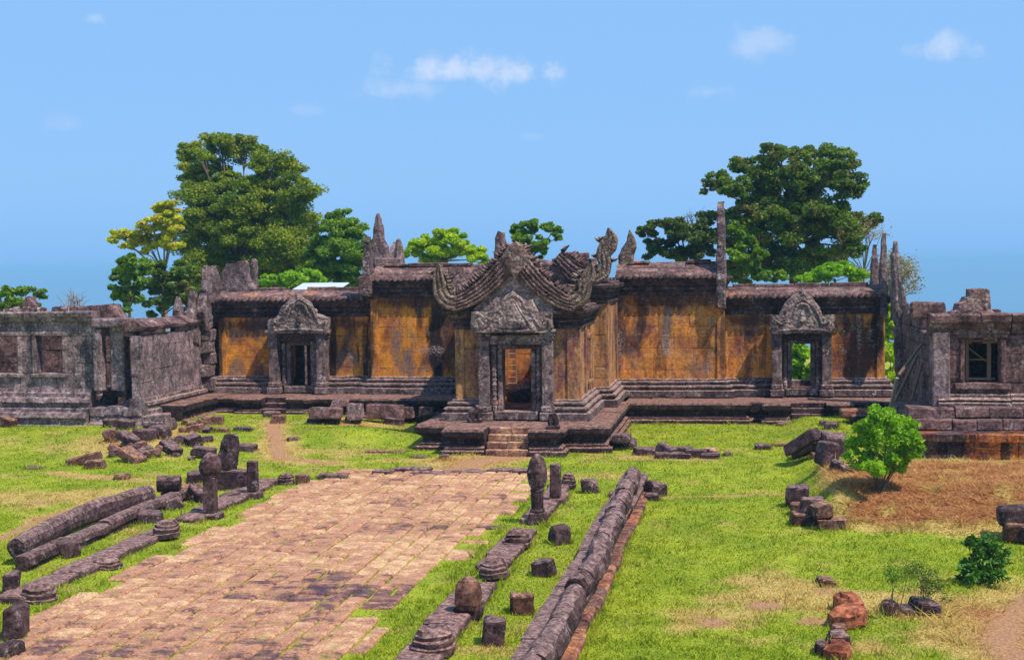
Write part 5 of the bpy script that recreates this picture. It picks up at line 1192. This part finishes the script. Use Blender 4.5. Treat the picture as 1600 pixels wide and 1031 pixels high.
for i in range(34):
    px = rnd.uniform(165, 335); pb = 662+rnd.random()*60-(px-165)*.08
    p = hit(px, pb); w, h, dd = rnd.uniform(.2, .55), rnd.uniform(.12, .3), rnd.uniform(.2, .5); zg = gh(p.x, p.y)
    m = MB(); m.rbox((p.x, p.y, zg+h*.35), (w, dd, h), rot=(rnd.uniform(-.4, .4), rnd.uniform(-.5, .5), rnd.uniform(0, 3)), res=.12, rough=.03, rd=.04, chip=3)
    tag(m.build('stone_fragment', M[rnd.choice(['rub', 'rub', 'rubr', 'kerb'])]), 'small broken fragment strewn among the bigger stones of the rubble slope', 'fragment', 'small fragments on the rubble slope'); FOOT.append((p.x, p.y, w/2, dd/2, 0))
# low retaining wall of the mound: individual blocks
wl_ = [(1247, 795, 34, 34, 0, 'rub', 'tall dark block at the far end of the mound wall'), (1252, 808, 30, 22, .0, 'rubr', 'half hidden block below the tall dark block of the mound wall'), (1270, 802, 36, 22, .32, 'kerb', 'pale topped middle block on the mound wall'), (1249, 824, 26, 22, 0, 'rubr', 'lowest front block of the mound wall with orange face'),
       (1284, 810, 30, 22, .3, 'rubr', 'upper front block of the mound wall'), (1272, 826, 22, 20, 0, 'rub', 'dark block in the lower course of the mound wall'), (1302, 832, 44, 22, 0, 'rubr', 'large brown block at the near end of the mound wall')]
for (px, pb, w, h, zo, mat, lab) in wl_:
    p = pz(px, pb, zo); D = p.y; FOOT.append((p.x, p.y+.25, w*D/4600, .3, 0)); m = MB(); m.rbox((p.x, p.y+.25, zo+h*D/4600), (w*D/2300, .6, h*D/2300), rot=rnd.uniform(-.25, .25), res=.15, rough=.045, rd=.05, chip=2); tag(m.build('wall_block', M[mat]), lab, 'block', 'blocks of the low mound wall')
for (px, pb, w, h, zo, mat, lab) in [(1594, 822, 60, 26, .35, 'dark', 'dark block with bluish top at the right edge of the view'), (1590, 848, 34, 26, .02, 'rubr', 'red brown block under the bluish topped block'), (1610, 850, 26, 26, .02, 'rub', 'dark block at the very right edge under the bluish topped block')]:
    p = pz(px, pb, gh(6, 33)+zo); D = p.y; zg = gh(p.x, p.y); m = MB(); m.rbox((p.x, p.y+.25, zg+zo+h*D/4600), (w*D/2300, .6, h*D/2300+.03), rot=rnd.uniform(-.15, .15), res=.15, rough=.04, rd=.06); tag(m.build('wall_block', M[mat]), lab, 'block', 'blocks piled at the right edge')
# stones inside the porch
for (px, pb, w, h, mat, lab) in [(812, 640, 40, 24, 'kerb', 'sunlit boulder lying inside the porch doorway'), (795, 625, 30, 16, 'stair', 'small pale rubble behind the boulder inside the porch'), (822, 612, 22, 26, 'orbase', 'upright pale fragment deep inside the porch')]:
    Y = 54.5 if h == 24 else 57.0; p = py(px, pb, Y); D = Y; m = MB(); m.rbox((p.x, Y, 1.12+h*D/4600), (w*D/2300, .7, h*D/2300), rot=(.1, -.3, .4), res=.2, rough=.08, rd=.12); tag(m.build('fallen_stone', M[mat]), lab, 'stone', 'rubble inside the porch')
# ------------------------------------------------------------------ vegetation
rng = np.random.default_rng(5)
def leafmesh(name, C, Nn, size, mat, parent, tint, asp=.55):
    """C centres, Nn normals: a small folded leaf each"""
    n = len(C); a = np.cross(Nn, rng.normal(size=(n, 3))); a /= np.linalg.norm(a, axis=1)[:, None]+1e-9; b = np.cross(Nn, a)
    s = (size*rng.uniform(.6, 1.25, n))[:, None]
    V = np.empty((n, 4, 3), np.float32)
    V[:, 0] = C-a*s; V[:, 1] = C-b*s*asp+Nn*s*.12; V[:, 2] = C+a*s; V[:, 3] = C+b*s*asp+Nn*s*.12
    base = np.array(parent['_b']) if parent is not None else C.mean(0)
    V = (V-base).reshape(-1, 3)
    me = bpy.data.meshes.new(name); me.vertices.add(4*n); me.vertices.foreach_set('co', V.ravel()); me.loops.add(4*n); me.loops.foreach_set('vertex_index', np.arange(4*n, dtype=np.int32))
    me.polygons.add(n); me.polygons.foreach_set('loop_start', np.arange(0, 4*n, 4, dtype=np.int32)); me.update(calc_edges=True)
    at = me.attributes.new('tint', 'FLOAT', 'POINT'); at.data.foreach_set('value', np.repeat(tint, 4).astype(np.float32))
    me.materials.append(mat); o = bpy.data.objects.new(name, me); COL.objects.link(o)
    if parent is not None: o.parent = parent; o['_b'] = parent['_b']
    else: o.location = base
    return o
def crown_pts(lobes, n, clump=.5, flat=.6, fill=.12):
    vol = np.array([l[3]*l[4] for l in lobes]); cnt = (n*vol/vol.sum()).astype(int)
    Cs, Ns, Ts = [], [], []
    for (x, y, z, rx, rz), k in zip(lobes, cnt):
        nc = max(9, int(20*(rx*rz)**.5)); d = rng.normal(size=(nc, 3)); d[:, 2] = d[:, 2]*.9+.25; d /= np.linalg.norm(d, axis=1)[:, None]
        cc = np.array([x, y, z])+d*np.array([rx, rx, rz])*rng.uniform(.35, 1.0, nc)[:, None]; rc = rng.uniform(.7, 1.3, nc)*clump*(rx*rz)**.5; ct = rng.uniform(0, 1, nc)
        ia = rng.integers(0, nc, k); e = rng.normal(size=(k, 3)); e /= np.linalg.norm(e, axis=1)[:, None]; rad = rng.uniform(0, 1, k)**.6
        p = cc[ia]+e*rad[:, None]*rc[ia][:, None]*np.array([1.15, 1.15, flat])
        out = (p-np.array([x, y, z])); out /= np.linalg.norm(out, axis=1)[:, None]+1e-6
        nn = out*.3+e*.2+rng.normal(size=(k, 3))*.9+np.array([0, 0, .25]); nn /= np.linalg.norm(nn, axis=1)[:, None]
        Cs.append(p); Ns.append(nn); Ts.append(np.clip(ct[ia]*.45+rng.uniform(0, .55, k), 0, 1))
    return np.concatenate(Cs), np.concatenate(Ns), np.concatenate(Ts)
def tree(name, lab, lobes, Y, n, size, mat, base, fork=None, bark='bark', tr=.35, clump=.36, flat=.62, group='trees behind the temple', cat='tree', dy=1.0, extra=0, zbase=None):
    s_ = Y/2300; L = []
    for (a, b, ra, rb) in lobes:
        yo = Y+rng.uniform(-dy, dy); p = py(a, b, yo); L.append((p.x, yo, p.z, ra*s_*1.08, rb*s_*1.2))
    bx = py(base, 500, Y).x; zb = (gh(bx, Y) if zbase is None else zbase)-.1
    K = thing(name, (bx, Y, zb), lab, cat, group)
    fz = zat(base, fork, Y) if fork else zb+1; m = MB()
    m.tube([(bx, Y, zb), (bx+.1*tr, Y, zb+(fz-zb)*.5), (bx, Y, fz)], [tr, tr*.8, tr*.7], seg=9, rough=.03)
    for (x, y, z, rx, rz) in L:
        mid = Vector((bx+(x-bx)*.45+rng.normal()*.2, (Y+y)/2+rng.normal()*.2, fz+(z-fz)*.6)); r1 = max(.03, tr*.42)
        r1 = max(.025, tr*.3); m.tube([(bx, Y, fz-.1), mid, (x, y, z)], [r1, r1*.6, r1*.25], seg=6, rough=.02, cap=False)
        for _ in range(3+extra):
            d = Vector((rng.normal(), rng.normal(), rng.normal()*.6+.3)).normalized(); e = Vector((x, y, z))+Vector((d.x*rx, d.y*rx, d.z*rz))*.85
            m.tube([mid.lerp(Vector((x, y, z)), .5), Vector((x, y, z)).lerp(e, .3), e], [r1*.4, r1*.28, r1*.1], seg=5, cap=False)
    m.build('trunk', M[bark], K)
    C_, N_, T_ = crown_pts(L, n, clump, flat)
    keep = C_[:, 2] > zb+.05
    leafmesh('crown', C_[keep], N_[keep], size*1.25, M[mat], K, T_[keep]); return K
tree('broadleaf_tree', 'huge dark green domed tree, tallest on the left behind the wing', [(345, 226, 40, 18), (318, 288, 24, 16), (350, 280, 24, 14), (405, 300, 30, 16), (372, 325, 40, 18), (335, 330, 34, 18), (400, 330, 34, 18), (365, 365, 40, 20), (420, 375, 36, 20), (330, 362, 34, 20), (390, 420, 44, 24), (330, 415, 36, 24), (312, 240, 34, 17), (385, 236, 36, 18), (295, 268, 24, 20), (330, 265, 30, 16), (425, 258, 36, 20), (452, 268, 26, 16), (412, 282, 30, 16), (470, 296, 34, 20), (360, 298, 46, 22), (315, 310, 38, 24), (425, 310, 42, 24), (295, 345, 26, 24),
      (350, 345, 48, 26), (405, 352, 46, 26), (455, 342, 40, 26), (318, 385, 40, 30), (380, 392, 50, 32), (440, 390, 42, 34), (478, 360, 24, 30), (305, 430, 30, 36), (350, 435, 44, 30), (410, 435, 46, 30), (460, 425, 36, 34)], 88, 230000, .075, 'lf_big', 372, 410, tr=.36, dy=3.0, flat=.62, clump=.42)
tree('broadleaf_tree', 'mid green tree right of the huge dark tree, reaching the tall stone spikes', [(530, 345, 22, 16), (515, 368, 28, 22), (548, 372, 24, 24), (500, 395, 30, 26), (535, 402, 34, 26), (562, 408, 20, 30), (505, 430, 36, 20), (550, 436, 30, 20)], 84, 56000, .08, 'lf_mid', 525, 420, tr=.22, dy=1.5)
tree('shrub', 'low bright shrubs just above the left wing roof', [(425, 440, 22, 12), (458, 436, 24, 14), (488, 434, 20, 12)], 76, 9000, .10, 'lf_bush', 455, 450, tr=.1)
tree('broadleaf_tree', 'yellow green spreading tree at the far left of the wood', [(190, 370, 24, 9), (215, 366, 28, 10), (240, 352, 28, 13), (262, 325, 20, 14), (262, 342, 26, 14), (228, 384, 30, 12), (252, 378, 26, 14), (275, 368, 20, 16), (200, 386, 16, 8)], 80, 14000, .10, 'lf_yel', 258, 425, bark='barkp', tr=.2, extra=5, flat=.45)
tree('broadleaf_tree', 'small dark green tree under the yellow green tree', [(202, 412, 18, 12), (190, 432, 16, 16), (212, 436, 18, 18), (186, 462, 16, 16), (206, 466, 22, 18), (184, 482, 16, 10), (225, 420, 14, 14)], 74, 14000, .11, 'lf_mid', 203, 480, tr=.12)
tree('broadleaf_tree', 'rusty green tree between the yellow tree and the gable slabs', [(240, 425, 22, 16), (262, 440, 22, 18), (238, 452, 24, 18), (268, 468, 26, 18), (245, 478, 24, 14), (282, 440, 18, 26), (300, 466, 20, 22)], 77, 20000, .10, 'lf_red', 255, 490, tr=.15)
tree('broadleaf_tree', 'airy green bush tree at the left edge above the gallery', [(12, 462, 16, 12), (40, 456, 24, 10), (62, 462, 12, 10), (20, 480, 22, 12), (52, 484, 16, 8), (-10, 475, 20, 18)], 66, 3800, .10, 'lf_mid', 26, 490, tr=.08, extra=3)
tree('broadleaf_tree', 'bright lime green tree left of the porch gable', [(690, 372, 30, 13), (662, 384, 22, 14), (648, 398, 22, 14), (716, 380, 24, 14), (738, 396, 20, 12), (690, 396, 36, 16), (755, 406, 12, 8)], 80, 26000, .09, 'lf_lime', 692, 405, tr=.18)
tree('broadleaf_tree', 'small leaning dark green tree behind the gable tip', [(822, 362, 22, 12), (842, 354, 22, 9), (864, 362, 14, 8), (812, 378, 16, 14), (836, 380, 20, 12), (842, 394, 16, 8), (872, 372, 7, 5), (818, 400, 20, 8)], 78, 14000, .10, 'lf_mid', 832, 398, tr=.14)
tree('broadleaf_tree', 'olive tree left of the tall upright slab', [(1010, 366, 16, 14), (1036, 354, 22, 12), (1060, 356, 20, 14), (1050, 380, 28, 14), (1026, 392, 24, 12), (1082, 372, 22, 22), (1104, 355, 18, 22), (1100, 385, 22, 20), (1066, 398, 26, 12)], 78, 26000, .08, 'lf_olive', 1072, 395, tr=.18, extra=3)
tree('broadleaf_tree', 'large olive and rusty domed tree on the right behind the wing', [(1212, 240, 26, 12), (1225, 300, 28, 16), (1262, 300, 26, 16), (1210, 335, 28, 18), (1275, 345, 30, 18), (1235, 345, 30, 18), (1180, 300, 24, 16), (1245, 242, 28, 14), (1280, 242, 30, 15), (1312, 256, 30, 18), (1165, 262, 26, 14), (1195, 270, 30, 20), (1125, 284, 24, 13), (1108, 292, 16, 9), (1152, 292, 26, 16), (1240, 275, 34, 20), (1285, 285, 36, 22), (1328, 290, 22, 24), (1195, 310, 32, 20), (1245, 320, 36, 22),
      (1300, 330, 36, 24), (1165, 330, 24, 20), (1140, 345, 20, 18), (1340, 350, 24, 18), (1366, 348, 18, 14), (1195, 355, 34, 26), (1250, 368, 40, 28), (1305, 370, 36, 26), (1165, 380, 30, 28), (1215, 405, 44, 28), (1275, 408, 44, 26), (1160, 420, 34, 20), (1330, 385, 22, 16)], 80, 140000, .08, 'lf_red', 1240, 375, tr=.3, clump=.40, dy=2.6, extra=2)
tree('shrub', 'bright green shrub under the large right tree', [(1292, 420, 24, 12), (1318, 424, 24, 12), (1340, 432, 20, 10), (1270, 434, 22, 10)], 72, 9000, .10, 'lf_bush', 1305, 436, tr=.08)
tree('climber', 'bright green climbing growth on the left side of the large right tree', [(1148, 360, 12, 12), (1166, 378, 16, 14), (1150, 398, 18, 16), (1172, 412, 20, 14), (1158, 432, 26, 12), (1205, 432, 26, 10), (1185, 396, 14, 12)], 76.5, 12000, .09, 'lf_mid', 1158, 436, tr=.06)
for k, (a, b, Y, lab, lob) in enumerate([(1252, 585, 70, 'green bush seen through the right side door', [(1252, 560, 20, 26), (1252, 600, 26, 26), (1230, 580, 20, 30), (1275, 585, 20, 30)]), (1392, 560, 70, 'green bush seen through the gap beside the right wing', [(1392, 500, 22, 26), (1388, 545, 26, 26), (1395, 590, 26, 26), (1386, 625, 24, 20)])]):
    tree('shrub', lab, lob, Y, 16000, .10, 'lf_lime' if k else 'lf_bush', a, 600, tr=.06, group='bushes behind the hall')
# bare twiggy trees
def bare(name, lab, px, pb, top, Y, spread, seed, n=46, leaves=0, tr=.14):
    r_ = random.Random(seed); bx = py(px, pb, Y).x; zb = gh(bx, Y)-.1; K = thing(name, (bx, Y, zb), lab, 'tree', 'bare trees behind the temple')
    zt = zat(px, top, Y); z1 = zat(px, pb, Y); m = MB(); m.tube([(bx, Y, zb), (bx, Y, z1)], [tr, tr*.6], seg=7); P_ = []
    for i in range(n):
        an = r_.uniform(-1, 1); sp = spread*Y/2300; e = Vector((bx+math.sin(an*1.5)*sp, Y+r_.uniform(-1, 1)*sp, z1+(zt-z1)*max(.15, math.cos(an*1.45))*r_.uniform(.7, 1)))
        md = Vector((bx, Y, z1)).lerp(e, .5)+Vector((r_.gauss(0, .12), r_.gauss(0, .12), .15)); m.tube([(bx, Y, z1-.05), md, e], [.035, .022, .008], seg=4, cap=False); P_.append(e)
        for _ in range(5):
            q = md.lerp(e, r_.uniform(.1, .9)); f2 = q+Vector((r_.gauss(0, .3), r_.gauss(0, .3), r_.uniform(0, .5))); m.tube([q, q.lerp(f2, .5)+Vector((0, 0, .04)), f2], [.014, .01, .005], seg=3, cap=False); P_.append(f2)
    m.build('trunk', M['barkp'], K)
    if leaves:
        A = np.array([tuple(P_[i]) for i in rng.integers(0, len(P_), leaves)])+rng.normal(size=(leaves, 3))*.14; nn = rng.normal(size=(leaves, 3)); nn /= np.linalg.norm(nn, axis=1)[:, None]
        leafmesh('crown', A, nn, .06, M['lf_straw'], K, rng.uniform(0, 1, leaves))
bare('bare_tree', 'nearly leafless brown twiggy tree behind the right wing end', 1400, 470, 395, 74, 34, 3, 60, 2500)
bare('bare_tree', 'bare pale twigs standing above the olive tree', 1084, 380, 326, 80, 22, 5, 16, 0, .08)
bare('bare_tree', 'thin leaning branches at the right side of the large right tree', 1350, 425, 335, 79, 46, 9, 16, 500, .1)
bare('bare_tree', 'dry twigs rising behind the left gallery roof', 115, 492, 462, 62, 16, 11, 14, 0, .05)
# foreground bushes
def bush(name, lab, lobes, px, pb, n, size, mat, stems, group=None, clump=.6, flat=.9, asp=.5, thick=.018):
    p = hit(px, pb); Y = p.y; s_ = Y/2300; L = []
    for (a, b, ra, rb) in lobes:
        yo = Y+rng.uniform(-.35, .35); q = py(a, b, yo); L.append((q.x, yo, q.z, ra*s_, rb*s_))
    K = thing(name, tuple(p), lab, 'bush', group); m = MB()
    for i in range(stems):
        l = L[i % len(L)]; b0 = p+Vector((rng.normal()*.06, rng.normal()*.06, -.05)); e = Vector(l[:3]); md = b0.lerp(e, .5)+Vector((rng.normal()*.05, 0, .1)); m.tube([b0, md, e], [thick, thick*.7, thick*.35], seg=6)
    m.build('stems', M['bark'], K)
    C_, N_, T_ = crown_pts(L, n, clump, flat); k = C_[:, 2] > p.z+.03; leafmesh('foliage', C_[k], N_[k], size, M[mat], K, T_[k], asp); return K
bush('leafy_bush', 'bright green leafy bush with bare stems growing on the dry mound', [(1362, 648, 18, 12), (1385, 660, 26, 18), (1352, 672, 26, 18), (1412, 672, 20, 16), (1335, 694, 18, 16), (1372, 690, 34, 22), (1408, 694, 26, 20), (1432, 688, 12, 12), (1355, 716, 24, 14), (1385, 720, 26, 16), (1412, 716, 16, 12), (1425, 665, 10, 8), (1372, 732, 26, 12), (1345, 724, 18, 12), (1402, 734, 18, 10), (1325, 708, 10, 10), (1436, 704, 9, 10)], 1376, 768, 9000, .075, 'lf_bush', 12, clump=.5, asp=.38)
bush('leafy_bush', 'small dark green bush on the right lawn', [(1505, 902, 10, 9), (1560, 898, 14, 10), (1535, 902, 22, 10), (1520, 850, 16, 14), (1545, 848, 18, 14), (1530, 872, 28, 16), (1560, 872, 18, 16), (1515, 890, 18, 14), (1545, 892, 26, 14)], 1535, 913, 2000, .075, 'lf_dark', 9, clump=.5, asp=.36)
bush('wispy_shrub', 'feathery wispy shrub over the dark mossy stone', [(1430, 890, 14, 14), (1450, 900, 14, 14), (1442, 918, 18, 12), (1466, 915, 12, 12), (1478, 935, 8, 6)], 1443, 958, 1500, .022, 'lf_olive', 12, clump=.9, thick=.007)
bush('sapling', 'thin young sapling with a single dark stem', [(1392, 892, 12, 10), (1402, 905, 12, 10), (1418, 898, 10, 10)], 1393, 964, 800, .022, 'lf_mid', 4, clump=.9, thick=.010)
# ------------------------------------------------------------------ grass blades
def grass():
    n = 540000; r_ = np.random.default_rng(11)
    # sample in the view wedge, denser towards the camera
    yy = 20.5+(60-20.5)*r_.random(n)**1.55; u = r_.random(n)
    xl = yy*math.tan(-TH-.345)-2.0; xr = yy*math.tan(-TH+.345)+4.0; xx = xl+(xr-xl)*u
    ok = ~((yy > 57.2) & (xx > -23)) & ~((yy > 48.6) & (xx > -11.0) & (xx < -4.5)) & ~((yy > 47.3) & (xx > -9.8) & (xx < -5.9)) & ~((yy > 53.2) & (xx < -22.9)) & ~((yy > 44.8) & (xx > 5.1))
    xx, yy = xx[ok], yy[ok]; ex = 26000; xx = np.concatenate([xx, r_.uniform(1.8, 8.5, ex)]); yy = np.concatenate([yy, r_.uniform(34, 42.5, ex)]); 
    lines = [((-5.47, 21), (-5.47, 40)), ((-4.72, 21), (-4.72, 40)), ((-13.97, 23), (-13.97, 40)), ((-13.23, 23), (-13.23, 40)), ((-3.42, 22), (-3.42, 40)), ((-2.58, 22), (-2.58, 40)), ((-12.6, 43.7), (-5, 43.7)), ((-12.7, 22), (-12.5, 43)), ((-5.9, 21), (-5.6, 43)), ((-10.9, 48.5), (-9.9, 48.5)), ((-9.9, 47.2), (-8.6, 47.2)), ((-7, 47.2), (-5.8, 47.2)), ((-5.8, 48.4), (-4.3, 48.4)), ((-4.3, 48.4), (-4.3, 57.2)), ((-4.3, 57.2), (.2, 57.2)), ((.2, 57), (4.5, 57)), ((5.0, 44.6), (9, 44.6)), ((-34, 53.1), (-26, 53.1)), ((-16, 56.9), (-11.2, 56.9)), ((-16.1, 29), (-15.2, 40)), ((-16.6, 29), (-15.9, 39))]
    ax, ay = [], []
    for (x0_, y0_), (x1_, y1_) in lines:
        L_ = math.hypot(x1_-x0_, y1_-y0_); k_ = int(L_*70); t = r_.random(k_); gate = np.array([noise.noise(Vector((x0_+v*L_*.9, y0_, 2))) > -.12 for v in t.tolist()]); t = t[gate]; ax.append(x0_+(x1_-x0_)*t+r_.normal(size=len(t))*.045); ay.append(y0_+(y1_-y0_)*t+r_.normal(size=len(t))*.045)
    for (cx, cy, hx_, hy_, a_) in FOOT:
        k_ = int((hx_+hy_)*220); t = r_.random(k_)*4; sd = t.astype(int); q = (t-sd)*2-1
        lx = np.where(sd == 0, q, np.where(sd == 1, 1, np.where(sd == 2, q, -1)))*hx_; ly = np.where(sd == 0, -1, np.where(sd == 1, q, np.where(sd == 2, 1, q)))*hy_
        ax.append(cx+lx*math.cos(a_)-ly*math.sin(a_)+r_.normal(size=k_)*.03); ay.append(cy+lx*math.sin(a_)+ly*math.cos(a_)+r_.normal(size=k_)*.03)
    ax = np.concatenate(ax); ay = np.concatenate(ay); n_main = len(xx); xx = np.concatenate([xx, ax]); yy = np.concatenate([yy, ay]); P_, D_, E_ = [], [], []
    tr_ = r_.random(len(xx))
    for i_, (x, y, t) in enumerate(zip(xx.tolist(), yy.tolist(), tr_.tolist())):
        if i_ >= n_main:
            P_.append((x, y, gh(x, y)-.01)); D_.append(dryness(x, y)); E_.append(1.9); continue
        if -13.1 < x < -5.3 and y < 43.6:
            g_ = pgrass(x, y)
            if g_ < -.08+t*.62: continue
        if soilness(x, y) > .35+t*.6: continue
        d = dryness(x, y)
        P_.append((x, y, gh(x, y)-.01)); D_.append(d); E_.append(1.0)
    P_ = np.array(P_); D_ = np.array(D_); n = len(P_)
    clump = np.array([.5+.9*noise.noise(Vector((x*1.7, y*1.7, 5))) for x, y, _ in P_.tolist()])
    h = np.clip(.024+.036*clump, .014, .075)*r_.uniform(.6, 1.5, n); an = r_.uniform(0, 6.283, n)
    tuft = np.array([noise.noise(Vector((x*4.1, y*4.1, 15))) for x, y, _ in P_.tolist()]); h = h*np.where(tuft > .38, 2.0, 1.0)*np.array(E_)
    h = np.where(D_ > 1, h*1.6, h)
    wd = (.009+.00022*P_[:, 1])*r_.uniform(.7, 1.4, n); side = np.stack([np.cos(an), np.sin(an), 0*an], 1)*wd[:, None]
    lean = r_.normal(size=(n, 3))*h[:, None]*np.where(D_ > 1, 1.6, .55)[:, None]; lean[:, 2] = h
    V = np.stack([P_-side, P_+side, P_+lean], 1); base = np.array([-6, 38, 0.])
    V = (V-base).astype(np.float32).reshape(-1, 3); me = bpy.data.meshes.new('grass'); me.vertices.add(3*n); me.vertices.foreach_set('co', V.ravel()); me.loops.add(3*n); me.loops.foreach_set('vertex_index', np.arange(3*n, dtype=np.int32))
    me.polygons.add(n); me.polygons.foreach_set('loop_start', np.arange(0, 3*n, 3, dtype=np.int32)); me.update(calc_edges=True)
    for nm, v in (('tint', r_.random(n)), ('dry', D_)):
        at = me.attributes.new(nm, 'FLOAT', 'POINT'); at.data.foreach_set('value', np.repeat(v, 3).astype(np.float32))
    me.materials.append(M['grass']); o = bpy.data.objects.new('grass', me); COL.objects.link(o); o.location = base
    tag(o, 'short lime green and straw yellow grass over the courtyard', 'grass', None, 'stuff')
grass()
# ------------------------------------------------------------------ haze over the far plain
hm = bpy.data.materials.new('haze'); hm.use_nodes = True; hn = hm.node_tree.nodes; hn.clear()
ho = hn.new('ShaderNodeOutputMaterial'); hv = hn.new('ShaderNodeVolumePrincipled'); hv.inputs['Color'].default_value = (.37, .72, 1.0, 1); hv.inputs['Density'].default_value = 3.2e-4
hm.node_tree.links.new(hv.outputs[0], ho.inputs['Volume'])
hb = bpy.data.meshes.new('haze'); x_, y0_, y1_, z0_, z1_ = 91000, -2000, 124000, -426, 21
hb.from_pydata([(sx*x_, y, z) for sx in (-1, 1) for y in (y0_, y1_) for z in (z0_, z1_)], [], [(0, 1, 3, 2), (4, 6, 7, 5), (0, 4, 5, 1), (2, 3, 7, 6), (0, 2, 6, 4), (1, 5, 7, 3)])
hb.materials.append(hm); ho_ = bpy.data.objects.new('haze', hb); COL.objects.link(ho_); ho_['kind'] = 'stuff'
for o in bpy.data.objects:
    if '_b' in o: del o['_b']
